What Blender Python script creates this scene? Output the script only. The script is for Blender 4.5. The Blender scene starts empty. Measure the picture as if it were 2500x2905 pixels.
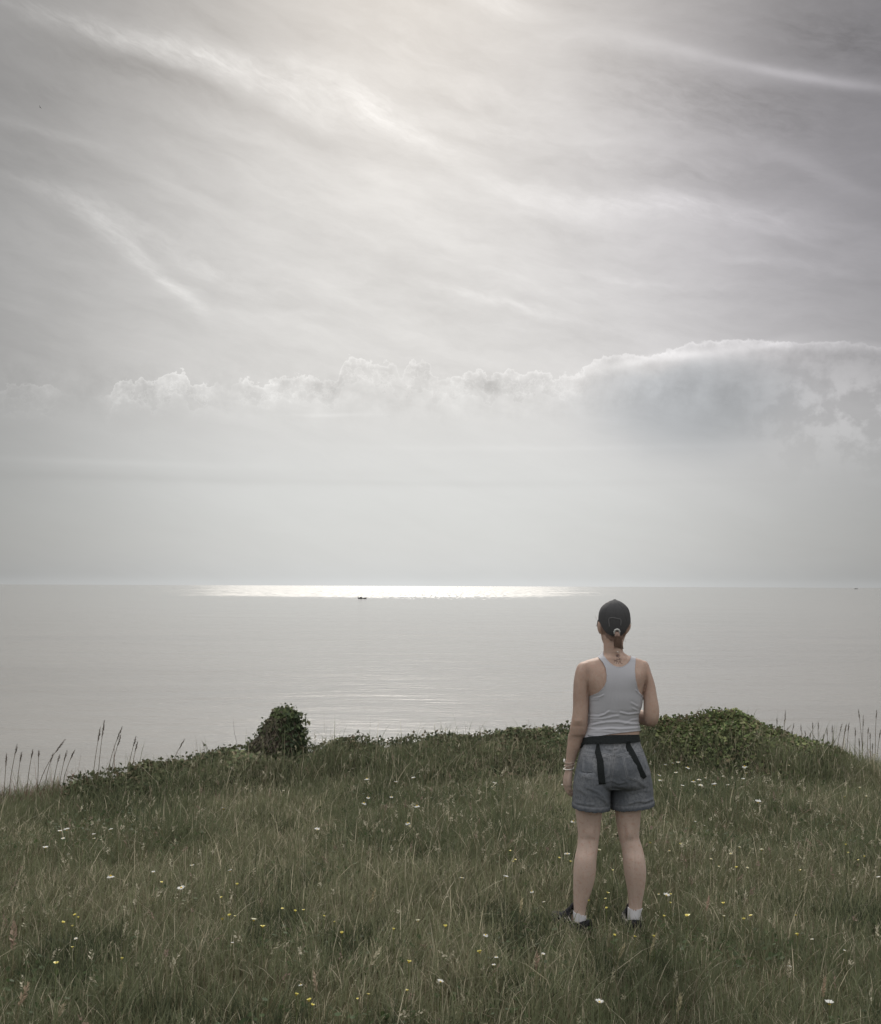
import bpy, bmesh, math, random
import numpy as np
from mathutils import Vector, Matrix
from mathutils.bvhtree import BVHTree
rng = np.random.default_rng(7)
random.seed(7)
S = bpy.context.scene
COL = S.collection
R = math.radians

# ---------------------------------------------------------------- camera
F = 2680.0                       # focal length in pixels of the 2500 x 2905 photograph
PITCH, ROLL = 4.449, 0.23
D = 5.0                          # distance of the woman
SEA = -38.0
rot = Matrix.Rotation(R(90 + PITCH), 3, 'X') @ Matrix.Rotation(R(ROLL), 3, 'Z')
def ray(u, v):
    d = rot @ Vector(((u - 1250) / F, -(v - 1452.5) / F, -1.0))
    return d
_d = ray(1720, 2640)
CAMZ = -_d.z / _d.y * D          # her heels stand on z = 0
CAM = Vector((0, 0, CAMZ))
cd = bpy.data.cameras.new('camera'); cam = bpy.data.objects.new('camera', cd)
COL.objects.link(cam); S.camera = cam
cam.matrix_world = Matrix.Translation(CAM) @ rot.to_4x4()
cd.sensor_fit = 'HORIZONTAL'; cd.sensor_width = 36; cd.lens = 36 * F / 2500
cd.clip_start = 0.05; cd.clip_end = 120000
S.view_settings.view_transform = 'Standard'
try: S.view_settings.look = 'None'
except Exception: pass
S.view_settings.gamma = 1; S.view_settings.exposure = 0.0
S.view_settings.use_curve_mapping = False
def pt(u, v, Y):                 # where the sight line of a photo pixel meets the upright plane y = Y
    d = ray(u, v); return CAM + d * (Y / d.y)
def ptz(u, v, z):                # ... or the level plane at height z
    d = ray(u, v); return CAM + d * ((z - CAMZ) / d.z)
ROTI = np.array(rot.transposed())
def proj(V):                     # numpy: world -> photo pixel
    q = (np.asarray(V) - np.array(CAM)) @ ROTI.T
    return 1250 + F * q[:, 0] / -q[:, 2], 1452.5 - F * q[:, 1] / -q[:, 2]
def azel(u, v):
    d = ray(u, v).normalized()
    return math.degrees(math.atan2(d.x, d.y)), math.degrees(math.asin(d.z))

# ---------------------------------------------------------------- sun and sky
SUN_AZ, SUN_EL = -2.3, 37.0
SKY_UP, SKY_BACK = 0.62, 0.60      # extra radiance of the cloud overhead and behind the photographer
SEA_BUMP, SEA_FAR = 0.37, 0.55
SKIN_A, SKIN_B, SKIN_LEG = (.45, .325, .265), (.38, .27, .22), (.49, .375, .32)
TANK, CAPC = (.44, .44, .475), (.072, .072, .075)
DEN_A, DEN_B = (.126, .136, .155), (.222, .228, .244)
sl = bpy.data.lights.new('sun', 'SUN'); sl.energy = 2.3; sl.angle = R(10); sl.color = (1.0, 0.955, 0.88)
so = bpy.data.objects.new('sun', sl); COL.objects.link(so)
sdir = Vector((math.sin(R(SUN_AZ)) * math.cos(R(SUN_EL)), math.cos(R(SUN_AZ)) * math.cos(R(SUN_EL)), math.sin(R(SUN_EL))))
so.rotation_euler = sdir.to_track_quat('Z', 'Y').to_euler()
so.location = (0, 0, 30)

W = bpy.data.worlds.new('World'); S.world = W; W.use_nodes = True
nt = W.node_tree; nt.nodes.clear()
class NB:                        # small node builder
    def __init__(s, nt): s.nt = nt
    def n(s, t, **k):
        o = s.nt.nodes.new(t)
        for a, b in k.items(): setattr(o, a, b)
        return o
    def put(s, sock, v):
        if v is None: return
        if isinstance(v, (int, float)): sock.default_value = v
        elif isinstance(v, (tuple, list)): sock.default_value = v
        else: s.nt.links.new(v, sock)
    def m(s, op, a, b=None, c=None, clamp=False):
        o = s.n('ShaderNodeMath', operation=op, use_clamp=clamp)
        s.put(o.inputs[0], a); s.put(o.inputs[1], b)
        if c is not None: s.put(o.inputs[2], c)
        return o.outputs[0]
    def vm(s, op, a, b=None, scale=None):
        o = s.n('ShaderNodeVectorMath', operation=op)
        s.put(o.inputs[0], a); s.put(o.inputs[1], b)
        if scale is not None: s.put(o.inputs['Scale'], scale)
        return o.outputs['Value'] if op in ('DOT_PRODUCT', 'LENGTH', 'DISTANCE') else o.outputs['Vector']
    def noise(s, vec, scale, detail=4, rough=.5, dist=0, dims='3D', out='Fac', lac=2.0):
        o = s.n('ShaderNodeTexNoise', noise_dimensions=dims)
        s.put(o.inputs['Vector'], vec); o.inputs['Scale'].default_value = scale
        o.inputs['Detail'].default_value = detail; o.inputs['Roughness'].default_value = rough
        o.inputs['Distortion'].default_value = dist; o.inputs['Lacunarity'].default_value = lac
        return o.outputs[out]
    def mapping(s, vec, loc=(0, 0, 0), rz=0, sc=(1, 1, 1), typ='POINT'):
        o = s.n('ShaderNodeMapping', vector_type=typ)
        s.put(o.inputs['Vector'], vec); o.inputs['Location'].default_value = loc
        o.inputs['Rotation'].default_value = (0, 0, rz); o.inputs['Scale'].default_value = sc
        return o.outputs[0]
    def comb(s, x, y, z=0.0):
        o = s.n('ShaderNodeCombineXYZ'); s.put(o.inputs[0], x); s.put(o.inputs[1], y); s.put(o.inputs[2], z); return o.outputs[0]
    def sep(s, v):
        o = s.n('ShaderNodeSeparateXYZ'); s.put(o.inputs[0], v); return o.outputs
    def smooth(s, v, a, b, lo=0.0, hi=1.0):
        o = s.n('ShaderNodeMapRange', interpolation_type='SMOOTHSTEP')
        s.put(o.inputs[0], v); o.inputs[1].default_value = a; o.inputs[2].default_value = b
        s.put(o.inputs[3], lo); s.put(o.inputs[4], hi); return o.outputs[0]
    def mix(s, f, a, b, blend='MIX'):
        o = s.n('ShaderNodeMix', data_type='RGBA', blend_type=blend)
        s.put(o.inputs[0], f)
        for i, v in ((6, a), (7, b)):
            s.put(o.inputs[i], (*v, 1) if isinstance(v, tuple) and len(v) == 3 else v)
        return o.outputs[2]
    def ramp(s, f, stops, interp='LINEAR'):
        o = s.n('ShaderNodeValToRGB'); s.put(o.inputs[0], f); e = o.color_ramp.elements
        o.color_ramp.interpolation = interp
        while len(e) < len(stops): e.new(.5)
        for i, (p, c) in enumerate(stops):
            e[i].position = p; e[i].color = (*c, 1) if len(c) == 3 else c
        return o.outputs[0]
    def curve(s, x, pts, x0, x1, y0, y1):          # y(x) through points
        o = s.n('ShaderNodeFloatCurve'); c = o.mapping.curves[0]
        t = s.m('DIVIDE', s.m('SUBTRACT', x, x0), x1 - x0, clamp=True)
        P = [((a - x0) / (x1 - x0), (b - y0) / (y1 - y0)) for a, b in pts]
        while len(c.points) < len(P): c.points.new(.5, .5)
        for q, (a, b) in zip(c.points, P):
            q.location = (a, b); q.handle_type = 'AUTO_CLAMPED'
        o.mapping.extend = 'HORIZONTAL'; o.mapping.update()
        s.put(o.inputs['Value'], t)
        return s.m('MULTIPLY_ADD', o.outputs[0], y1 - y0, y0)

b = NB(nt)
tc = b.n('ShaderNodeTexCoord')
dx, dy, dz = b.sep(tc.outputs['Generated'])
az = b.m('MULTIPLY', b.m('ARCTAN2', dx, dy), 180 / math.pi)
el = b.m('MULTIPLY', b.m('ARCSINE', dz), 180 / math.pi)
P0 = b.comb(az, el)
# gentle warp so that the streaks of cirrus fray
wv = b.noise(b.mapping(P0, sc=(10, 4.5, 1), rz=R(-14), typ='TEXTURE'), 1.0, 5, .6, out='Color')
wv = b.vm('SUBTRACT', wv, (.5, .5, .5))
PW = b.vm('ADD', P0, b.vm('MULTIPLY', wv, (3.2, 2.6, 0)))
def gauss(vec, cx, cy, sx, sy, ang=0.0, pw=1):
    q = b.mapping(vec, loc=(cx, cy, 0), rz=ang, sc=(sx, sy, 1), typ='TEXTURE')
    d2 = b.vm('DOT_PRODUCT', q, q)
    return b.m('POWER', math.exp(-1), d2 if pw == 1 else b.m('POWER', d2, float(pw)))
def add(acc, amp, g): return b.m('MULTIPLY_ADD', g, amp, acc)
daz = b.m('SUBTRACT', az, 0.0)
# broad light: thin cloud lit from behind round the hidden sun, duller to the sides, brighter overhead and behind
lum = add(0.268, 0.375, gauss(P0, -0.5, 11.0, 21.5, 27.0, 0, 1.7))
lum = add(lum, 0.035, gauss(P0, 1.0, 29, 10, 7))
lum = add(lum, 2.4, gauss(P0, SUN_AZ + 2, SUN_EL + 6, 8.0, 4.0))
lum = add(lum, SKY_UP, b.smooth(el, 34, 55))
back = b.smooth(dy, .75, -.15)
lum = add(lum, SKY_BACK, b.m('MULTIPLY', back, b.smooth(el, -5, 20)))
lum = add(lum, 0.03, gauss(P0, 0, 3.5, 30, 9.0))
lum = add(lum, 0.03, gauss(P0, -26, 2, 10, 6)); lum = add(lum, 0.05, gauss(P0, 25, 6, 9, 9))
lum = add(lum, -0.085, gauss(P0, 25, 28, 11, 10))
lum = add(lum, -0.03, gauss(P0, -26, 29, 12, 7))
# fine cirrus grain running down to the right
n1 = b.noise(b.mapping(PW, sc=(18, 3.0, 1), rz=R(-17), typ='TEXTURE'), 1.0, 6, .55)
n2 = b.noise(b.mapping(PW, loc=(9, 4, 0), sc=(4.2, 1.3, 1), rz=R(-9), typ='TEXTURE'), 1.0, 6, .66)
grain = b.m('ADD', b.m('MULTIPLY', b.m('SUBTRACT', n1, .5), .26), b.m('MULTIPLY', b.m('SUBTRACT', n2, .5), .17))
grain = b.m('MULTIPLY', grain, b.smooth(el, 6, 18, .22, 1.0))
lum = b.m('MULTIPLY', lum, b.m('ADD', 1.0, b.m('MULTIPLY', grain, 1.9)))
def stroke(lum, p0, p1, wpx, amp, vec=None):
    a0, e0 = azel(*p0); a1, e1 = azel(*p1)
    L = math.hypot(a1 - a0, e1 - e0); ang = math.atan2(e1 - e0, a1 - a0)
    return add(lum, amp, gauss(PW if vec is None else vec, (a0 + a1) / 2, (e0 + e1) / 2, max(.6 * L, .5), wpx / 47, ang))
fib = b.noise(b.mapping(PW, loc=(3, 1, 0), sc=(3.4, .55, 1), rz=R(-22), typ='TEXTURE'), 1.0, 6, .62)
fib2 = b.noise(b.mapping(PW, loc=(5, 2, 0), sc=(1.4, .55, 1), rz=R(-16), typ='TEXTURE'), 1.0, 5, .65)
fibm = b.m('ADD', -1.1, b.m('ADD', b.m('MULTIPLY', fib, 2.1), b.m('MULTIPLY', fib2, 2.1)))
st_ = 0.0
for s_ in [((60, 40), (560, 170), 30, .13), ((430, 130), (830, 285), 40, .11), ((700, 200), (1080, 310), 70, .10),
           ((980, 265), (1290, 450), 36, .11), ((600, 130), (900, 175), 40, .06), ((1230, 340), (1500, 370), 26, .07),
           ((1340, -20), (1480, 25), 36, .09), ((1450, 540), (2050, 625), 34, .09), ((1850, 560), (2300, 650), 45, .05),
           ((150, 530), (430, 650), 34, .10), ((240, 600), (450, 760), 30, .10), ((420, 740), (570, 875), 18, .12),
           ((430, 655), (760, 820), 34, .08), ((0, 500), (200, 560), 20, .05), ((0, 330), (300, 420), 16, .04), ((1230, 815), (1640, 925), 16, .10), ((700, 880), (1100, 900), 12, .03), ((1600, 770), (1950, 800), 12, .04), ((2000, 720), (2400, 760), 14, .04), ((520, 330), (830, 400), 22, .04),
           ((700, 500), (860, 570), 16, .04), ((1000, 290), (1150, 350), 30, .05), ((1560, 400), (2000, 420), 16, .03),
           ((900, 100), (1300, 170), 60, -.04), ((490, 40), (820, 175), 30, -.07), ((160, 150), (880, 300), 34, -.055),
           ((620, 270), (1000, 420), 26, -.045), ((1150, 230), (1500, 310), 36, -.05), ((1700, 250), (2250, 330), 90, -.075),
           ((2200, 60), (2560, 150), 60, -.06), ((1680, 480), (2150, 520), 45, -.055), ((1400, 660), (1900, 660), 34, -.035),
           ((0, 450), (330, 560), 60, -.03), ((350, 600), (620, 720), 24, -.03), ((0, 240), (260, 260), 30, -.03)]:
    st_ = stroke(st_, *s_)
lum = b.m('MULTIPLY_ADD', st_, fibm, lum)
PW2 = b.vm('ADD', P0, b.vm('MULTIPLY', wv, (.6, .35, 0)))
for s_ in [((1640, 75), (2130, 190), 26, .055), ((2000, 160), (2520, 255), 11, .11), ((2150, 205), (2520, 245), 22, .05), ((2130, 390), (2440, 540), 20, .05)]:
    lum = stroke(lum, *s_, vec=PW2)
# cumulus bank low over the sea
prof = [(-60, 1125), (0, 1108), (60, 1085), (130, 1092), (190, 1110), (250, 1118), (300, 1125), (335, 1078), (385, 1074), (450, 1076), (465, 1056), (520, 1053), (548, 1086), (620, 1086), (645, 1112), (672, 1073),
        (740, 1084), (800, 1068), (860, 1064), (955, 1076), (975, 1018), (1005, 1014), (1060, 1030), (1118, 1028), (1135, 1066), (1162, 1022), (1215, 1028), (1240, 1074), (1300, 1064), (1362, 1050),
        (1385, 1066), (1440, 1044), (1478, 1060), (1510, 1044), (1545, 1044), (1565, 1066), (1640, 1060), (1670, 1032), (1770, 1002), (1850, 1006), (1900, 990), (2000, 966), (2100, 960), (2250, 970), (2400, 966), (2500, 984), (2600, 1000)]
pp = [azel(u, v) for u, v in prof]
top = b.curve(az, pp, -32, 32, 8, 18)
cn = b.noise(b.vm('ADD', P0, b.vm('MULTIPLY', wv, (.5, .4, 0))), 1.9, 5, .58, dims='2D')
cn2 = b.noise(b.vm('ADD', P0, b.vm('MULTIPLY', wv, (.8, .8, 0))), .55, 6, .6, dims='2D')
h = b.m('ADD', b.m('SUBTRACT', top, el), b.m('MULTIPLY', b.m('SUBTRACT', cn, .5), b.smooth(az, 6, 13, 1.25, .55)))
cmask = b.smooth(h, 0.0, .13)
AMP = [(-60, .2), (0, .25), (60, .4), (140, .35), (200, .08), (300, .15), (345, .95), (520, 1.0), (600, .8), (645, .15), (690, .8), (860, 1.0), (950, .9), (985, 1.15), (1110, 1.1), (1138, .35), (1165, 1.1), (1222, 1.0), (1245, .6), (1300, 1.0), (1550, 1.1), (1640, .8), (1750, 1.1), (2050, 1.25), (2250, 1.1), (2450, .8), (2600, .5)]
wide = b.curve(az, [(azel(u, 1080)[0], a_) for u, a_ in AMP], -32, 32, 0, 1.5)
hp = b.m('MAXIMUM', h, 0.0)
rim = b.m('MULTIPLY', cmask, b.m('POWER', math.exp(-1), b.m('DIVIDE', hp, .20)))
hb = b.m('DIVIDE', hp, 1.25)
body = b.m('MULTIPLY', cmask, b.m('POWER', math.exp(-1), b.m('MULTIPLY', hb, hb)))
puff = b.m('MULTIPLY', b.m('SUBTRACT', cn2, .44), 1.0)
lum = add(lum, b.m('MULTIPLY', wide, .27), rim)
lum = add(lum, b.m('MULTIPLY', wide, b.m('SUBTRACT', b.m('MULTIPLY', puff, .34), b.smooth(az, -13, -7, .0, .06))), body)
cn3 = b.noise(b.vm('ADD', P0, (7.3, 2.1, 0)), 2.0, 6, .62, dims='2D')
for k_, off_ in enumerate((.75, 1.35)):          # inner billows catch the light on their upper edges too
    h2 = b.m('ADD', b.m('SUBTRACT', h, off_), b.m('MULTIPLY', b.m('SUBTRACT', cn3 if k_ == 0 else cn2, .5), 3.0))
    r2 = b.m('MULTIPLY', b.smooth(h2, 0, .10), b.m('POWER', math.exp(-1), b.m('DIVIDE', b.m('MAXIMUM', h2, 0.0), .22)))
    lum = add(lum, b.m('MULTIPLY', b.m('MULTIPLY', wide, b.smooth(az, 13, 6)), .10 - .04 * k_), b.m('MULTIPLY', r2, cmask))
PC = b.vm('ADD', P0, b.vm('MULTIPLY', wv, (1.5, 1.2, 0)))
a0, e0 = azel(1965, 1145); big = gauss(PC, a0, e0, 5.6, 3.0, 0, 1.6)
big = b.m('MULTIPLY', big, b.smooth(b.m('SUBTRACT', top, el), .5, 1.6))
lum = add(lum, -.155, big)
lum = add(lum, b.m('MULTIPLY', b.m('SUBTRACT', cn2, .5), .30), gauss(P0, 0, azel(1250, 1125)[1], 26, 1.3))
a1, e1 = azel(2420, 1170); pr = b.m('MULTIPLY', gauss(PC, a1, e1, 4.0, 2.3), b.smooth(cn2, .42, .6))
lum = add(lum, .12, pr)
for s_ in [((1690, 1052), (1960, 996), 12, .10), ((1820, 1022), (2180, 975), 12, .10), ((2100, 975), (2520, 985), 13, .10), ((1900, 1005), (2300, 1010), 18, .05)]: lum = stroke(lum, *s_, vec=b.vm('ADD', P0, b.vm('MULTIPLY', wv, (.9, .7, 0))))
a1, e1 = azel(1950, 1010); lum = add(lum, .06, b.m('MULTIPLY', gauss(PC, a1, e1, 6.5, .7, R(2)), cmask))
lum = stroke(lum, (850, 1178), (1040, 1176), 5, .05, PW2)
lum = stroke(lum, (1080, 1268), (2050, 1262), 9, .025, PW2)
lum = stroke(lum, (0, 1300), (600, 1320), 10, .03, PW2); lum = stroke(lum, (350, 1355), (1700, 1370), 11, -.03, PW2)
lum = stroke(lum, (0, 1350), (1100, 1345), 16, -.02, PW2)
lum = add(lum, -.012, gauss(P0, 0, 3.2, 40, 1.6))
lum = add(lum, .06, b.m('POWER', math.exp(-1), b.m('POWER', b.m('DIVIDE', el, .38), 2.0)))
lum = b.m('MAXIMUM', lum, .05)
# colour: warm grey aloft, cooler towards the sea, mauve in the dull upper right
tint = b.mix(b.smooth(el, 1, 14), (.960, .996, 1.008), (1.0, .99, .968))
tint = b.mix(b.m('MULTIPLY', gauss(P0, 24, 24, 14, 14), .8), tint, (1.012, .972, 1.045))
tint = b.mix(b.m('MULTIPLY', big, .8), tint, (.945, .995, 1.05))
cc = b.n('ShaderNodeVectorMath', operation='SCALE'); b.put(cc.inputs[0], tint); b.put(cc.inputs['Scale'], b.m('MULTIPLY', lum, 10.0))
sky = b.n('ShaderNodeTexSky', sky_type='NISHITA', sun_disc=False)
sky.sun_elevation = R(SUN_EL); sky.sun_rotation = R(SUN_AZ); sky.dust_density = 3.0; sky.altitude = 50
colr = b.mix(.94, sky.outputs[0], cc.outputs[0])
bg = b.n('ShaderNodeBackground'); b.put(bg.inputs[0], colr); bg.inputs[1].default_value = 0.1
wo = b.n('ShaderNodeOutputWorld'); nt.links.new(bg.outputs[0], wo.inputs[0])
S.cycles.use_denoising = True
S.cycles.max_bounces = 6; S.cycles.transparent_max_bounces = 4; S.cycles.diffuse_bounces = 3; S.cycles.glossy_bounces = 2
S.cycles.sample_clamp_indirect = 4.0; S.cycles.sample_clamp_direct = 5.0

# ---------------------------------------------------------------- helpers
def tag(o, label=None, cat=None, group=None, kind=None):
    if label: o['label'] = label
    if cat: o['category'] = cat
    if group: o['group'] = group
    if kind: o['kind'] = kind
    return o
def link(name, me, mat=None, parent=None, smooth=False):
    o = bpy.data.objects.new(name, me); COL.objects.link(o)
    if mat: me.materials.append(mat)
    if smooth: me.polygons.foreach_set('use_smooth', [True] * len(me.polygons))
    if parent is not None:
        o.parent = parent
        o.matrix_parent_inverse = Matrix.Translation(-parent.location) if parent.type == 'EMPTY' or parent.location.length else Matrix.Identity(4)
    return o
def empty(name, loc):
    o = bpy.data.objects.new(name, None); COL.objects.link(o); o.location = loc; o.empty_display_size = .05
    return o
def mesh_np(name, V, loops, counts, cols=None):
    V = np.asarray(V, np.float32); loops = np.asarray(loops, np.int32); counts = np.asarray(counts, np.int32)
    me = bpy.data.meshes.new(name)
    me.vertices.add(len(V)); me.vertices.foreach_set('co', V.ravel())
    me.loops.add(len(loops)); me.loops.foreach_set('vertex_index', loops)
    me.polygons.add(len(counts))
    st = np.zeros(len(counts), np.int32); st[1:] = np.cumsum(counts)[:-1]
    me.polygons.foreach_set('loop_start', st)
    try: me.polygons.foreach_set('loop_total', counts)
    except Exception: pass
    me.update(calc_edges=True)
    if cols is not None:
        a = me.color_attributes.new('Col', 'FLOAT_COLOR', 'POINT')
        c = np.ones((len(V), 4), np.float32); c[:, :3] = cols; a.data.foreach_set('color', c.ravel())
    return me
def mesh_list(name, V, Fs, cols=None):
    return mesh_np(name, V, [i for f in Fs for i in f], [len(f) for f in Fs], cols)
def mat(name, col=(.5, .5, .5), rough=.6, spec=.3, metal=0):
    m = bpy.data.materials.new(name); m.use_nodes = True
    p = m.node_tree.nodes['Principled BSDF']
    p.inputs['Base Color'].default_value = (*col, 1); p.inputs['Roughness'].default_value = rough
    p.inputs['Specular IOR Level'].default_value = spec; p.inputs['Metallic'].default_value = metal
    return m, NB(m.node_tree), p
def bump(b, p, hgt, strength=.3, dist=.01):
    o = b.n('ShaderNodeBump'); o.inputs['Strength'].default_value = strength; o.inputs['Distance'].default_value = dist
    b.put(o.inputs['Height'], hgt); b.nt.links.new(o.outputs[0], p.inputs['Normal']); return o
def objco(b): return b.n('ShaderNodeTexCoord').outputs['Object']
def vnoise(x, y, seed=0):        # smooth value noise, 0..1
    x = np.asarray(x, float); y = np.asarray(y, float)
    xi = np.floor(x).astype(np.int64); yi = np.floor(y).astype(np.int64); fx = x - xi; fy = y - yi
    fx = fx * fx * (3 - 2 * fx); fy = fy * fy * (3 - 2 * fy)
    def hsh(i, j):
        n = (i * 374761393 + j * 668265263 + seed * 982451653) & 0xffffffff
        n = ((n ^ (n >> 13)) * 1274126177) & 0xffffffff
        return ((n ^ (n >> 16)) & 0xffff) / 65535.0
    return (hsh(xi, yi) * (1 - fx) + hsh(xi + 1, yi) * fx) * (1 - fy) + (hsh(xi, yi + 1) * (1 - fx) + hsh(xi + 1, yi + 1) * fx) * fy
def fbm(x, y, seed=0, o=3):
    t = 0; a = .5; s = 0
    for k in range(o): t = t + a * vnoise(np.asarray(x) * 2 ** k, np.asarray(y) * 2 ** k, seed + k); s += a; a *= .5
    return t / s

# ---------------------------------------------------------------- meadow, cliff and sea
EDGE = [(-900, 2330, .12), (-400, 2290, .12), (0, 2243, .12), (350, 2202, .12), (650, 2150, .13), (1000, 2132, .14), (1250, 2118, .15), (1600, 2105, .17),
        (1900, 2105, .17), (2250, 2122, .16), (2430, 2155, .11), (2500, 2163, .11), (2900, 2185, .11), (3400, 2215, .11)]
_e = [ptz(u, v, h) for u, v, h in EDGE]
EX = np.array([-60] + [p.x for p in _e] + [60]); EY = np.array([_e[0].y - 6] + [p.y for p in _e] + [_e[-1].y - 6])
def edge(x): return np.interp(x, EX, EY)
def gz(x, y):
    x = np.asarray(x, float); y = np.asarray(y, float)
    g = .05 * (vnoise(x * .9 + 50, y * .9 + 50, 3) - .5) + .025 * (vnoise(x * 3 + 90, y * 3 + 9, 5) - .5)
    k = np.exp(-((x - .87) ** 2 + (y - D) ** 2) / .35)
    return g * (1 - k)
xs = np.concatenate([np.linspace(-60, -9, 26), np.linspace(-8.5, 8.5, 120), np.linspace(9, 60, 26)])
offs = [(-30, None), (-20, None), (-14, None)] + [(-12 + .14 * k, None) for k in range(86)] + [(.12, -.02), (.35, -.12), (.6, -.4), (1.0, -1.2), (1.8, -3.0), (5, -11), (9, -20), (15, -32), (22, -46)]
V = []
for o_, dzv in offs:
    y = edge(xs) + o_ + (.35 * (vnoise(xs * .7, xs * 0 + o_, 8) - .5) if o_ > .9 else 0)
    z = gz(xs, y) if dzv is None else gz(xs, edge(xs)) + dzv + (vnoise(xs * .8, xs * 0 + o_ * 2, 4) - .5) * min(1.5, -dzv * .3)
    V.append(np.stack([xs, y, z], 1))
nr, nc = len(offs), len(xs); V = np.concatenate(V)
i, j = np.meshgrid(np.arange(nr - 1), np.arange(nc - 1), indexing='ij'); a = (i * nc + j).ravel()
Q = np.stack([a, a + 1, a + nc + 1, a + nc], 1)
m_soil, b, p = mat('soil', (.06, .052, .035), .95, .1)
c = objco(b)
f1 = b.noise(c, 6, 6, .6); f2 = b.noise(c, 60, 4, .6)
cl = b.mix(f1, (.05, .045, .028), (.085, .08, .04)); cl = b.mix(b.smooth(f2, .45, .7), cl, (.12, .10, .06))
z_ = b.sep(c)[2]
cl = b.mix(b.smooth(z_, -.5, -3), cl, (.30, .27, .21))
b.put(p.inputs['Base Color'], cl); bump(b, p, f2, .6, .02)
tag(link('ground', mesh_np('ground', V, Q.ravel(), np.full(len(Q), 4)), m_soil, smooth=True), kind='structure')

rr = np.concatenate([[4, 30, 60, 100], np.geomspace(130, 62000, 60)]); na = 160
an = np.linspace(0, 2 * math.pi, na, endpoint=False)
V = np.array([(r * math.sin(t), r * math.cos(t), SEA) for r in rr for t in an])
i, j = np.meshgrid(np.arange(len(rr) - 1), np.arange(na), indexing='ij')
Q = np.stack([i * na + j, (i + 1) * na + j, (i + 1) * na + (j + 1) % na, i * na + (j + 1) % na], -1).reshape(-1, 4)
m_sea, b, p = mat('sea_water', (.30, .285, .25), .2, .5)
p.inputs['IOR'].default_value = 1.33
c = objco(b); x_, y_, z_ = b.sep(c)
dist = b.m('SQRT', b.m('ADD', b.m('MULTIPLY', x_, x_), b.m('MULTIPLY', y_, y_)))
w1 = b.noise(b.mapping(c, sc=(3.2, 1.1, 1), rz=R(9), typ='TEXTURE'), 1.0, 5, .62, .4, '2D')
w2 = b.noise(b.mapping(c, sc=(11, 3.6, 1), rz=R(-6), typ='TEXTURE'), 1.0, 3, .55, .3, '2D')
w3 = b.noise(b.mapping(c, sc=(46, 15, 1), rz=R(4), typ='TEXTURE'), 1.0, 3, .6, .3, '2D')
w4 = b.noise(b.mapping(c, sc=(170, 55, 1), rz=R(-3), typ='TEXTURE'), 1.0, 3, .6, .3, '2D')
hh = b.m('ADD', b.m('MULTIPLY', w1, .42), b.m('MULTIPLY', w2, .8))
hh = b.m('ADD', hh, b.m('ADD', b.m('MULTIPLY', w3, 2.0), b.m('MULTIPLY', w4, 4.5)))
bo = bump(b, p, hh, 1.0, SEA_BUMP)
b.put(bo.inputs['Strength'], b.smooth(dist, 200, 2200, 1.0, .5))
lg = b.m('LOGARITHM', dist, 2.718)
az_ = b.m('ARCTAN2', x_, y_)
# wind lanes: rougher and smoother water in long bands
lane = b.noise(b.mapping(c, sc=(420, 60, 1), rz=R(2), typ='TEXTURE'), 1.0, 5, .6, .3, '2D')
lane2 = b.noise(b.mapping(c, sc=(2600, 420, 1), rz=R(-1), typ='TEXTURE'), 1.0, 4, .6, .3, '2D')
lane3 = b.noise(b.mapping(c, sc=(500, 900, 1), typ='TEXTURE'), 1.0, 4, .65, 0, '2D')
far = b.smooth(b.m('ADD', dist, b.m('MULTIPLY', b.m('SUBTRACT', lane2, .5), 1500)), 1900, 4300)
far = b.m('MULTIPLY', far, b.smooth(b.m('ADD', b.m('ABSOLUTE', b.m('ADD', az_, .052)), b.m('MULTIPLY', b.m('SUBTRACT', lane3, .5), .14)), .34, .02))
rough = b.m('ADD', .11, b.m('MULTIPLY', b.m('SUBTRACT', lane, .5), .06))
# sunlit patch worked into the far water: added roughness and coat make the glitter
chop = b.noise(b.mapping(c, sc=(10, 330, 1), typ='TEXTURE'), 1.0, 4, .8, 0, '2D')
glint = b.smooth(b.m('ADD', chop, b.m('MINIMUM', b.m('MULTIPLY', b.m('SUBTRACT', far, .5), .6), .055)), .47, .59)
b.put(p.inputs['Roughness'], b.m('MAXIMUM', .05, b.m('ADD', b.m('MULTIPLY', rough, b.m('SUBTRACT', 1, glint)), b.m('MULTIPLY', SEA_FAR, glint))))
b.put(p.inputs['Coat Weight'], b.m('MULTIPLY', glint, .8)); p.inputs['Coat IOR'].default_value = 1.6; p.inputs['Coat Roughness'].default_value = SEA_FAR
tintw = b.mix(b.smooth(lane, .42, .62), (.235, .224, .207), (.255, .244, .226))
b.put(p.inputs['Base Color'], tintw)
tag(link('sea', mesh_np('sea', V, Q.ravel(), np.full(len(Q), 4)), m_sea), kind='structure')

# ---------------------------------------------------------------- grass
def leafy(name, trans=.35, rough=.6, sat=1.0, spec=.2):
    m, b, p = mat(name, (.08, .09, .04), rough, spec)
    a = b.n('ShaderNodeVertexColor', layer_name='Col')
    b.put(p.inputs['Base Color'], a.outputs[0])
    t = b.n('ShaderNodeBsdfTranslucent'); b.put(t.inputs[0], a.outputs[0])
    mx = b.n('ShaderNodeMixShader'); mx.inputs[0].default_value = trans
    out = [n for n in m.node_tree.nodes if n.type == 'OUTPUT_MATERIAL'][0]
    b.nt.links.new(p.outputs[0], mx.inputs[1]); b.nt.links.new(t.outputs[0], mx.inputs[2]); b.nt.links.new(mx.outputs[0], out.inputs[0])
    return m
m_grass = leafy('grass_blade', .4); m_ivy = leafy('ivy_leaf', .32, .7, spec=.10); m_straw = leafy('straw', .35, .7)
def cand(n, y0=2.6, y1=10.6, pad=2.0):
    y = y0 + (y1 - y0) * rng.random(n); x = (rng.random(n) * 2 - 1) * (y1 * .49 + pad)
    ok = (np.abs(x) < y * .49 + pad) & (y < edge(x) + .25)
    return x[ok], y[ok]
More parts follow.
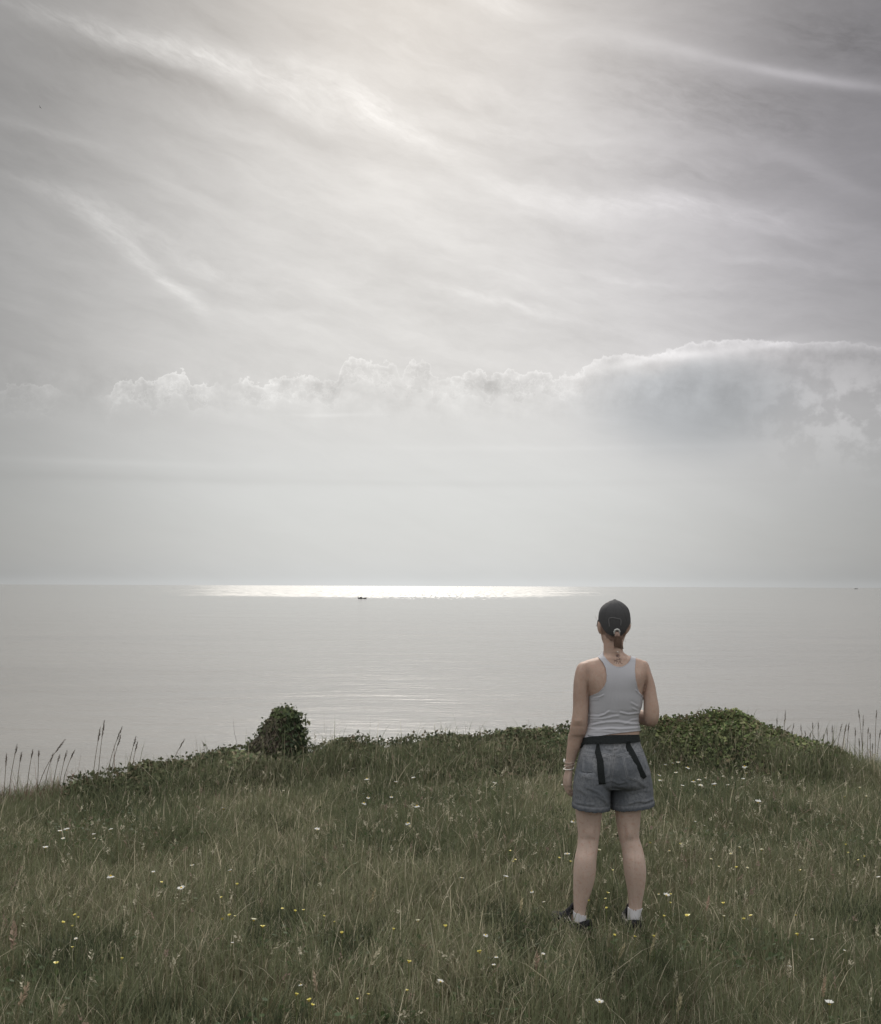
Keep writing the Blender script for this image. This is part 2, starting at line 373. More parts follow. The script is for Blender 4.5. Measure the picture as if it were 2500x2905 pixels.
def blades(x, y, h, w, lean, ldir, cols, z0=None, tipw=.15):
    n = len(x); z = gz(x, y) - .01 if z0 is None else z0
    # the brow falls away beyond the edge
    z = z - np.clip(y - edge(x), 0, 1) ** 2 * 1.2
    fa = rng.random(n) * math.pi
    wx, wy = np.cos(fa) * w / 2, np.sin(fa) * w / 2
    lx, ly = np.cos(ldir) * lean * h, np.sin(ldir) * lean * h
    V = np.empty((n, 7, 3), np.float32)
    for k, (t, ww) in enumerate(((0, .8), (.38, 1.0), (.74, .7))):
        zz = z + h * (t - .28 * lean * t * t)
        V[:, 2 * k] = np.stack([x + lx * t * t - wx * ww, y + ly * t * t - wy * ww, zz], 1)
        V[:, 2 * k + 1] = np.stack([x + lx * t * t + wx * ww, y + ly * t * t + wy * ww, zz], 1)
    V[:, 6] = np.stack([x + lx, y + ly, z + h * (1 - .28 * lean)], 1)
    base = (np.arange(n) * 7)[:, None]
    loops = base + np.array([0, 1, 3, 2, 2, 3, 5, 4, 4, 5, 6])
    return V.reshape(-1, 3), loops.ravel(), np.tile([4, 4, 3], n), np.repeat(cols, 7, axis=0)
G = 1.5
def gcol(x, y, n):
    pa = fbm(x * .9, y * .9, 21); pb = fbm(x * 2.3 + 7, y * 2.3, 33); r = rng.random(n)
    green = np.array([.090, .101, .058]); olive = np.array([.127, .132, .080]); brown = np.array([.160, .128, .095]); straw = np.array([.29, .262, .195]); dark = np.array([.040, .048, .028])
    t = np.clip((pa - .35) * 2.6 + rng.normal(0, .25, n), 0, 1)[:, None]
    c = green * (1 - t) + olive * t
    k = (r < .05 + .20 * np.clip((pb - .5) * 3, 0, 1))[:, None]; c = np.where(k, brown * .6 + c * .4, c)
    k = (rng.random(n) < .09 + .08 * (pa > .5))[:, None]; c = np.where(k, straw, c)
    k = ((rng.random(n) < np.where(y < 5.2, .5, .22)) & (pb < .40))[:, None]; c = np.where(k, dark, c)
    return c * (.75 + .5 * rng.random(n))[:, None] * G
def brow(u, v, off=-.1):         # a point near the brow along the sight line of u
    d = ray(u, v); lo, hi = 3.0, 14.0
    for _ in range(40):
        m_ = (lo + hi) / 2; q = CAM + d * (m_ / d.y)
        if m_ < float(edge(q.x)) + off: lo = m_
        else: hi = m_
    return (lo + hi) / 2
TOP = [(200, 2215), (330, 2196), (370, 2182), (450, 2172), (540, 2160), (600, 2142), (660, 2130), (700, 2128), (880, 2132), (930, 2124), (960, 2110), (1010, 2099), (1050, 2107), (1100, 2113), (1160, 2101),
       (1230, 2096), (1330, 2099), (1400, 2089), (1500, 2082), (1600, 2072), (1700, 2068), (1850, 2066), (1900, 2052), (1960, 2044), (1990, 2040), (2030, 2028), (2080, 2030), (2130, 2048), (2160, 2068), (2210, 2080), (2250, 2100), (2300, 2112), (2350, 2126), (2410, 2148)]
TX, TY, TZ = [], [], []
for u, v in TOP:
    Y = brow(u, v, -.28); q = pt(u, v, Y); TX.append(q.x); TY.append(Y); TZ.append(q.z)
def ridge(x): return np.interp(x, TX, TY), np.interp(x, TX, TZ)
def bank(x, s, k=1.0):           # height of the ivy mass at x, s metres nearer (+) or beyond (-) the ridge
    wf = .45 + .75 * fbm(x * 1.3, x * 0, 61)
    wf = wf * np.interp(x, [TX[0], TX[6]], [.30, 1])
    w = np.where(s > 0, wf, .30)
    return ridge(x)[1] * np.clip(1 - (np.abs(s) / w) ** 1.25, 0, 1) * k
IVX = (float(ptz(250, 2210, .1).x), float(ptz(2390, 2150, .1).x))     # stretch of brow held by ivy
STY = brow(800, 2145, -.2); STX = float(pt(785, 2165, STY).x)      # where the stump stands
def grass_field():
    n = 790000
    x, y = cand(n)
    keep = rng.random(len(x)) < np.clip(1.25 - .055 * y, .5, 1)
    x, y = x[keep], y[keep]
    on = (x > IVX[0]) & (x < IVX[1]); sd_ = ridge(x)[0] - y
    stp = (np.abs(x - STX) < .36) & (y > STY - .42)
    keep = ((~on) & ~stp) | (~stp) & (sd_ > .02 + .42 * rng.random(len(x)) ** 1.5); x, y = x[keep], y[keep]; n = len(x)
    on = (x > IVX[0]) & (x < IVX[1]); zb_ = np.where(on, bank(x, ridge(x)[0] - y, .86), 0) + gz(x, y) - .01
    tuft = fbm(x * 1.6, y * 1.6, 11); fine = vnoise(x * 7, y * 7, 12)
    h = (.035 + .085 * tuft + .04 * fine) * (.5 + .9 * rng.random(n))
    tall = rng.random(n) < .05; h[tall] *= 2.0
    d2 = ((x - .87) / .55) ** 2 + ((y - D + .15) / .4) ** 2
    h *= 1 - .12 * np.exp(-d2)
    h *= 1 + .45 * np.clip((y - edge(x) + 1.4) / .7, 0, 1)
    le = (x < -1.9) & (y > edge(x) - .9); h[le] *= 1.05
    w = (.0020 + .0026 * rng.random(n)) * (1 + .05 * (y - 4))
    lean = np.abs(rng.normal(.4, .38, n)).clip(0, 1.3); ld = rng.random(n) * 2 * math.pi
    ld = np.where(rng.random(n) < .22, .5 + rng.normal(0, .7, n), ld)
    cols = gcol(x, y, n)
    red = le & (rng.random(n) < .30) & (x < -2.6) & (y > edge(x) - .35); cols[red] = np.array([.19, .125, .10]) * (.7 + .6 * rng.random(red.sum()))[:, None]
    return blades(x, y, h, w, lean, ld, cols, zb_)
V, L, C, K = grass_field()
tag(link('meadow_grass', mesh_np('meadow_grass', V, L, C, K), m_grass), 'dull green meadow grass mixed with straw blades covering the cliff top', 'grass', kind='stuff')
# little round leaves of clover and plantain low in the sward
x, y = cand(60000); k = fbm(x * 1.7 + 3, y * 1.7, 44) > .52; x, y = x[k], y[k]; n = len(x)
z = gz(x, y) + .015 + .055 * rng.random(n) - np.clip(y - edge(x), 0, 1) ** 2
s_ = .007 + .008 * rng.random(n); a = rng.random(n) * 6.28; ti = rng.normal(0, .45, n); tj = rng.normal(0, .45, n)
V = np.empty((n, 6, 3), np.float32)
for q in range(6):
    u_, v_ = np.cos(a + q * 1.047) * s_, np.sin(a + q * 1.047) * s_ * .8
    V[:, q] = np.stack([x + u_, y + v_, z + u_ * ti + v_ * tj], 1)
K = (np.array([.062, .090, .036]) * (.7 + .6 * rng.random(n))[:, None])
tag(link('clover_leaves', mesh_np('clover', V.reshape(-1, 3), np.arange(n * 6), np.full(n, 6), np.repeat(K, 6, 0)), m_grass), 'small dark green clover leaves low among the meadow grass', 'clover', kind='stuff')

def head_faces(base, axis, length, width, nsp, col, feathery=1.0):
    """spikelets of one grass head along an axis; returns V, faces, cols"""
    V, Fs, K = [], [], []
    ax = axis.normalized(); si = ax.orthogonal().normalized(); up = ax.cross(si)
    for k in range(nsp):
        t = (k + random.random()) / nsp
        env = math.sin(math.pi * (.12 + .84 * t)) ** .8
        o = base + ax * (length * t); a = random.random() * 6.283
        d = si * math.cos(a) + up * math.sin(a)
        tip = o + d * width * env * feathery + ax * length * (.13 + .08 * random.random())
        q = ax.cross(d) * (width * .30 * env + .0006)
        mid = (o + tip) / 2 + d * width * .12
        i0 = len(V); V += [o, mid + q, tip, mid - q]; Fs.append((i0, i0 + 1, i0 + 2, i0 + 3))
        f = .75 + .5 * random.random(); K += [tuple(c_ * f for c_ in col)] * 4
    return V, Fs, K
def stem_faces(pts, r0, r1, col, sides=4):
    V, Fs, K = [], [], []
    n = len(pts)
    for k, q in enumerate(pts):
        ax = (pts[min(k + 1, n - 1)] - pts[max(k - 1, 0)]).normalized(); si = ax.orthogonal().normalized(); up = ax.cross(si)
        r = r0 + (r1 - r0) * k / (n - 1)
        for s in range(sides):
            a = 6.283 * s / sides; V.append(q + (si * math.cos(a) + up * math.sin(a)) * r)
    for k in range(n - 1):
        for s in range(sides):
            Fs.append((k * sides + s, k * sides + (s + 1) % sides, (k + 1) * sides + (s + 1) % sides, (k + 1) * sides + s))
    return V, Fs, [col] * len(V)
def merge(parts):
    V, Fs, K = [], [], []
    for v, f, k in parts:
        o = len(V); V += v; Fs += [tuple(i + o for i in q) for q in f]; K += k
    return V, Fs, K
def arc(p0, p1, n=7, sag=.25):   # a stem that bows over towards its tip
    p0, p1 = Vector(p0), Vector(p1); d = p1 - p0
    return [p0 + Vector((d.x * t ** (1 + 2 * sag), d.y * t ** (1 + 2 * sag), d.z * (t + sag * .5 * t * (1 - t)))) for t in np.linspace(0, 1, n)]
# seeding grasses scattered through the sward (uncountable)
parts = []
x, y = cand(9500, 3.2)
dens = fbm(x * .8 + 5, y * .8, 71)
k = rng.random(len(x)) < np.clip((dens - .33) * 2.0, .12, 1); x, y = x[k], y[k]
for a_, c_ in zip(x, y):
    hgt = random.uniform(.11, .23) * random.uniform(.8, 1.2); z0 = float(gz(a_, c_)) - max(0, c_ - edge(a_)) ** 2 + (float(bank(np.array([a_]), ridge(np.array([a_]))[0] - c_, .85)[0]) if IVX[0] < a_ < IVX[1] else 0)
    if IVX[0] < a_ < IVX[1] and c_ > float(ridge(a_)[0]) - .12: continue
    if abs(a_ - .87) < .45 and 4.3 < c_ < 5.1: hgt *= .6
    la = random.uniform(0, 6.28); ln = abs(random.gauss(.05, .06))
    pts = arc((a_, c_, z0), (a_ + math.cos(la) * ln, c_ + math.sin(la) * ln, z0 + hgt), 5, .4)
    kind = random.random()
    col = (.46, .43, .33) if kind < .45 else ((.30, .28, .20) if kind < .85 else (.27, .205, .165))
    if random.random() < .05: col = (.45, .42, .32)
    sw = 1 + .08 * (c_ - 4)
    parts.append(stem_faces(pts, .0011 * sw, .0008 * sw, (.22, .2, .11), 3))
    parts.append(head_faces(pts[-2], pts[-1] - pts[-2], random.uniform(.03, .08), random.uniform(.006, .016), 13, col))
V, Fs, K = merge(parts)
tag(link('seeding_grass', mesh_list('seeding_grass', V, Fs, K), m_straw), 'pale straw seed heads standing thinly through the meadow grass', 'seeding grass', kind='stuff')

# countable tall stalks: on the left and right brow against the sea, and the plain ones in the foreground
def stalk(label, grp, p0, p1, hl, hw, col, nsp=26, r=.0016, name='grass_stalk', sag=.3, double=False, stemcol=(.14, .11, .07)):
    t = empty(name, p0); tag(t, label, 'grass stalk', grp)
    pts = arc(p0, p1, 9, sag)
    v, f, k = stem_faces(pts, r, r * .6, stemcol, 5)
    link('stem', mesh_list('stem', v, f, k), m_straw, t)
    ax = (pts[-1] - pts[-3]).normalized()
    prt = [head_faces(pts[-1] - ax * hl * .75, ax, hl, hw, nsp, col)]
    v, f, k = merge(prt)
    link('seed_head', mesh_list('seed_head', v, f, k), m_straw, t)
    return t
LS = [((12, 2236), (18, 2150), 30, 'short dark upright stalk at the far left end of the brow'), ((25, 2225), (47, 2122), 26, 'stalk with a dark slanting head, second from the left end of the brow'),
      ((48, 2190), (60, 2142), 24, 'faint short stalk just right of the dark slanting head on the left brow'), ((78, 2165), (92, 2134), 20, 'faintest wispy stalk between the slanting head and the tall bowed one on the left brow'),
      ((108, 2190), (110, 2135), 16, 'thin straight bare-looking stalk left of the long bowed one on the left brow'), ((105, 2205), (176, 2110), 40, 'longest bowed stalk bending right over the reddish stems of the left brow'),
      ((125, 2205), (149, 2145), 22, 'lower bowed stalk tucked under the longest bowed one on the left brow'), ((150, 2190), (168, 2147), 20, 'stalk with narrow head, first of the bunch over the reddish stems'),
      ((168, 2190), (188, 2138), 26, 'dark stalk in the middle of the bunch over the reddish stems'), ((176, 2185), (208, 2136), 24, 'rightmost stalk of the bunch over the reddish stems, head tipped right'),
      ((262, 2214), (283, 2077), 34, 'tall stalk leaning right whose head touches the tallest one on the left brow'), ((277, 2208), (294, 2060), 40, 'tallest stalk of the left brow with a thick dark drooping head'),
      ((300, 2196), (342, 2074), 34, 'tall stalk with a long forked-looking head, right of the tallest on the left brow'), ((312, 2170), (340, 2095), 28, 'lower stalk beside the tall one with the long head on the left brow'),
      ((359, 2184), (384, 2098), 26, 'stalk with a small hooked head at the start of the ivy, left of its twin'), ((371, 2176), (388, 2113), 26, 'slightly shorter stalk with upright head at the start of the ivy'),
      ((477, 2160), (519, 2106), 26, 'pale slanting stalk standing alone above the ivy left of the stump'), ((588, 2155), (576, 2107), 10, 'thin dry stalk hooking left above the ivy near the stump')]
for (q0, q1, hl, lab) in LS:
    Y = brow(*q0); p0 = pt(q0[0], q0[1] + 8, Y); p0.z = min(p0.z, float(gz(p0.x, p0.y)) + .02); p1 = pt(*q1, Y + random.uniform(-.05, .1))
    stalk(lab, 'tall grass stalks on the left brow', p0, p1, hl / F * Y * 1.15, .0105 if hl > 12 else .004, (.10, .078, .066), 34, .0030)
RS = [((2224, 2090), (2228, 2027), 26, 'tall faint stalk with twin-looking head, leftmost tall one on the right slope'), ((2205, 2078), (2205, 2042), 14, 'faint short stalk left of the tall faint one on the right slope'),
      ((2243, 2088), (2252, 2058), 14, 'small slanting stalk just right of the tall faint one on the right slope'), ((2277, 2094), (2273, 2062), 16, 'short dark stalk leaning left, first of the dense row on the right brow'),
      ((2287, 2098), (2285, 2078), 12, 'tiny dark head second in the dense row on the right brow'), ((2299, 2102), (2299, 2084), 10, 'lowest stub of a stalk in the dense row on the right brow'),
      ((2308, 2100), (2306, 2056), 14, 'faint wispy stalk rising behind the dense row on the right brow'), ((2321, 2105), (2322, 2055), 16, 'pale upright stalk right of the wispy one in the dense row'),
      ((2332, 2110), (2337, 2088), 12, 'short stalk tipped right, low in the dense row on the right brow'), ((2349, 2102), (2347, 2072), 16, 'dark thick-headed stalk near the middle of the dense row'),
      ((2361, 2114), (2362, 2064), 18, 'straight dark stalk taller than its neighbours mid dense row'), ((2368, 2122), (2366, 2100), 16, 'short thick-headed stalk in front of the straight dark one'),
      ((2374, 2112), (2388, 2060), 18, 'stalk slanting right with long head in the dense row'), ((2390, 2126), (2400, 2064), 22, 'long-headed dark stalk slanting right before the tallest one'),
      ((2403, 2134), (2409, 2059), 20, 'faint tall stalk beside the long-headed slanting one'), ((2426, 2108), (2427, 2072), 20, 'dark spindle-headed stalk standing alone left of the tallest on the right'),
      ((2440, 2134), (2438, 2102), 18, 'short pale stalk under the tallest ones on the right'), ((2448, 2146), (2450, 2040), 24, 'tallest straight stalk on the right brow with a dark knot halfway'),
      ((2446, 2060), (2437, 2021), 20, 'topmost head leaning left off the tallest stalks on the right brow'), ((2460, 2112), (2464, 2070), 14, 'bowed faint stalk right of the tallest on the right brow'),
      ((2470, 2120), (2469, 2085), 14, 'short faint stalk between the tallest and the right border'), ((2484, 2146), (2487, 2022), 18, 'tall faint feathery stalk near the right border'),
      ((2475, 2148), (2476, 2114), 14, 'low dark stalk at the foot of the tall feathery one by the right border'), ((2488, 2140), (2498, 2078), 18, 'outermost stalk leaning right at the right border')]
for (q0, q1, hl, lab) in RS:
    Y = brow(*q0, random.uniform(-.1, .2)); p0 = pt(q0[0], q0[1] + 12, Y); p0.z = min(p0.z, float(gz(p0.x, p0.y)) + .02); p1 = pt(*q1, Y)
    p0.x += (p1.x - p0.x) * -.1
    stalk(lab, 'tall grass stalks on the right brow', p0, p1, hl / F * Y * 1.3, .0095, (.11, .092, .075), 26, .0028)
FS = [((45, 2750), (38, 2640), 70, .022, (.34, .26, .20), 'big reddish feathery seed head at the lower left border'), ((50, 2885), (72, 2808), 60, .018, (.38, .30, .22), 'feathery pinkish seed head in the bottom left corner'),
      ((150, 2890), (180, 2855), 40, .012, (.36, .31, .22), 'short pale seed head slanting right beside the bottom left corner'), ((330, 2830), (345, 2795), 30, .009, (.36, .33, .22), 'thin pale seed head bent left near the bottom left'),
      ((1035, 2800), (1070, 2705), 60, .014, (.52, .48, .36), 'whitish spiky seed head, palest at the bottom middle'), ((905, 2850), (893, 2775), 50, .012, (.42, .34, .26), 'pinkish tapering seed head left of the whitish spiky one'),
      ((1040, 2595), (1060, 2535), 40, .010, (.40, .34, .22), 'broad straw seed head near a buttercup pair mid meadow'), ((1470, 2600), (1480, 2560), 40, .010, (.48, .42, .28), 'bent straw seed head left of the shoes'),
      ((1835, 2740), (1858, 2665), 60, .008, (.48, .43, .28), 'long pale seed head leaning right under a yellow flower by the right shoe'), ((1720, 2690), (1732, 2620), 50, .008, (.46, .42, .30), 'thin pale seed head standing between the two shoes'),
      ((2270, 2560), (2287, 2515), 40, .008, (.48, .44, .32), 'slanting whitish seed head alone on the right meadow'), ((2035, 2520), (2060, 2495), 30, .009, (.42, .38, .28), 'curled pale seed head right of the calves'),
      ((1995, 2600), (2010, 2555), 40, .010, (.42, .30, .24), 'reddish seed head right of the right calf'), ((1740, 2720), (1768, 2690), 44, .009, (.48, .42, .28), 'stout straw seed head leaning right below the gap between the shoes'),
      ((1905, 2790), (1918, 2770), 44, .012, (.40, .38, .28), 'greenish spiky seed head below and right of the right shoe'), ((2230, 2790), (2240, 2740), 44, .012, (.46, .42, .32), 'pale ragged seed head in the lower right meadow'),
      ((2325, 2840), (2340, 2790), 50, .010, (.40, .30, .22), 'reddish slim seed head near the lower right border'), ((1910, 2880), (1930, 2835), 50, .012, (.46, .42, .28), 'wheat-like seed head at the bottom edge right of the woman'),
      ((1520, 2770), (1525, 2715), 46, .014, (.36, .27, .21), 'dark pinkish seed head below the left shoe')]
for (q0, q1, hl, hw, col, lab) in FS:
    zt = .20; p1 = ptz(*q1, zt); z0 = float(gz(p1.x, p1.y)); dpx = (q1[0] - q0[0]) / F * p1.y
    p0 = Vector((p1.x - dpx, p1.y - .02, z0))
    stalk(lab, 'large seed heads standing in the meadow', p0, p1, hl / F * p1.y, hw, col, 34, .0016, sag=.5, stemcol=(.26, .24, .14))

# ---------------------------------------------------------------- flowers
m_pet, b, p = mat('white_petal', (.60, .60, .57), .6, .2)
m_yel, b, p = mat('yellow_petal', (.50, .44, .09), .45, .4)
m_dull, b, p = mat('cream_petal', (.52, .50, .36), .6, .2)
m_cen, b, p = mat('flower_centre', (.55, .38, .03), .7, .2)
m_stem, b, p = mat('flower_stem', (.11, .13, .05), .6, .2)
def petals_mesh(name, n, r, cup, wid, droop=.0):
    V, Fs = [], []
    for k in range(n):
        a = 6.283 * (k + random.uniform(-.2, .2)) / n; c_, s2 = math.cos(a), math.sin(a); rk = r * random.uniform(.82, 1.05); cu = cup + random.uniform(-.12, .12)
        i0 = len(V)
        for t, w in ((.12, .35), (.45, .95), (.8, 1.0), (1.0, .55)):
            zz = rk * (cu * t - droop * t * t) ; q = r * wid * w
            for sg, dz_ in ((-1, .06 * r), (0, 0), (1, .06 * r)):
                V.append((c_ * rk * t - s2 * q * sg, s2 * rk * t + c_ * q * sg, zz + dz_ * w))
        for g_ in range(3):
            for e_ in range(2): Fs.append((i0 + g_ * 3 + e_, i0 + g_ * 3 + e_ + 1, i0 + g_ * 3 + e_ + 4, i0 + g_ * 3 + e_ + 3))
    return mesh_list(name, [Vector(q) for q in V], Fs)
def dome_mesh(name, r, hgt):
    V, Fs = [(0, 0, hgt)], []
    for k, (rr_, zz) in enumerate(((.5, .85), (.85, .5), (1, 0), (.8, -.3))):
        for s in range(8): V.append((r * rr_ * math.cos(s * .7854), r * rr_ * math.sin(s * .7854), hgt * zz))
    for s in range(8):
        Fs.append((0, 1 + s, 1 + (s + 1) % 8))
        for k in range(3): Fs.append((1 + k * 8 + s, 1 + (k + 1) * 8 + s, 1 + (k + 1) * 8 + (s + 1) % 8, 1 + k * 8 + (s + 1) % 8))
    return mesh_list(name, V, Fs)
PW_ = [petals_mesh('daisy_petals', 15, .019, c_, .15, d_) for c_, d_ in ((.12, .05), (.45, .1), (-.25, .1), (.75, .1))]
PY_ = [petals_mesh('buttercup_petals', n_, .0125, c_, .42, .2) for n_, c_ in ((5, .75), (5, .5), (6, .95))]
DC_ = dome_mesh('daisy_centre', .0062, .005); YC_ = dome_mesh('buttercup_centre', .0045, .0045)
STEM_ = {}
def stem_mesh(k):
    if k not in STEM_:
        pts = [Vector((.02 * math.sin(k) * (1 - t) ** 2, .02 * math.cos(k * 1.7) * (1 - t) ** 2, -.24 * (1 - t))) for t in np.linspace(0, 1, 5)]
        v, f, c_ = stem_faces(pts, .0014, .0011, (0, 0, 0), 5); STEM_[k] = mesh_list('flower_stem', v, f); STEM_[k].materials.append(m_stem)
    return STEM_[k]
for me in PW_: me.materials.append(m_pet)
PC_ = [me.copy() for me in PW_]
for me in PC_: me.materials.clear(); me.materials.append(m_dull)
for me in PY_: me.materials.append(m_yel)
DC_.materials.append(m_cen); YC_.materials.append(m_cen)
def flower(kind, u, v, size, label, grp):
    zt = .145 + .05 * random.random()
    q = ptz(u, v, zt)
    if q.y > float(edge(q.x)) - .05:
        d = ray(u, v); Y = float(edge(q.x)) - .1; q = pt(u, v, Y)
    nm = {'w': 'daisy', 'y': 'yellow_flower', 'c': 'cream_flower'}[kind]
    o = bpy.data.objects.new(nm, None); COL.objects.link(o); o.location = q; o.empty_display_size = .02
    tag(o, label, 'flower', grp)
    sc = .80 * size / 16.0 * (q.y / 5.6 if q.y > 5.6 else 1) * (1.0 if kind != 'y' else 1.05)
    tilt = (random.uniform(-.16, .22), random.uniform(-.22, .22), random.uniform(0, 6.28))
    me = random.choice(PW_ if kind == 'w' else PC_ if kind == 'c' else PY_)
    a_ = bpy.data.objects.new('petals', me); a_.rotation_euler = tilt; a_.scale = (sc,) * 3
    e_ = bpy.data.objects.new('flower_centre', DC_ if kind != 'y' else YC_); e_.rotation_euler = tilt; e_.scale = (sc,) * 3
    s_ = bpy.data.objects.new('stem', stem_mesh(random.randrange(6)))
    s_.scale = (1, 1, max(.3, (q.z - float(gz(q.x, q.y)) + .02) / .24))
    for c_ in (a_, e_, s_): COL.objects.link(c_); c_.parent = o
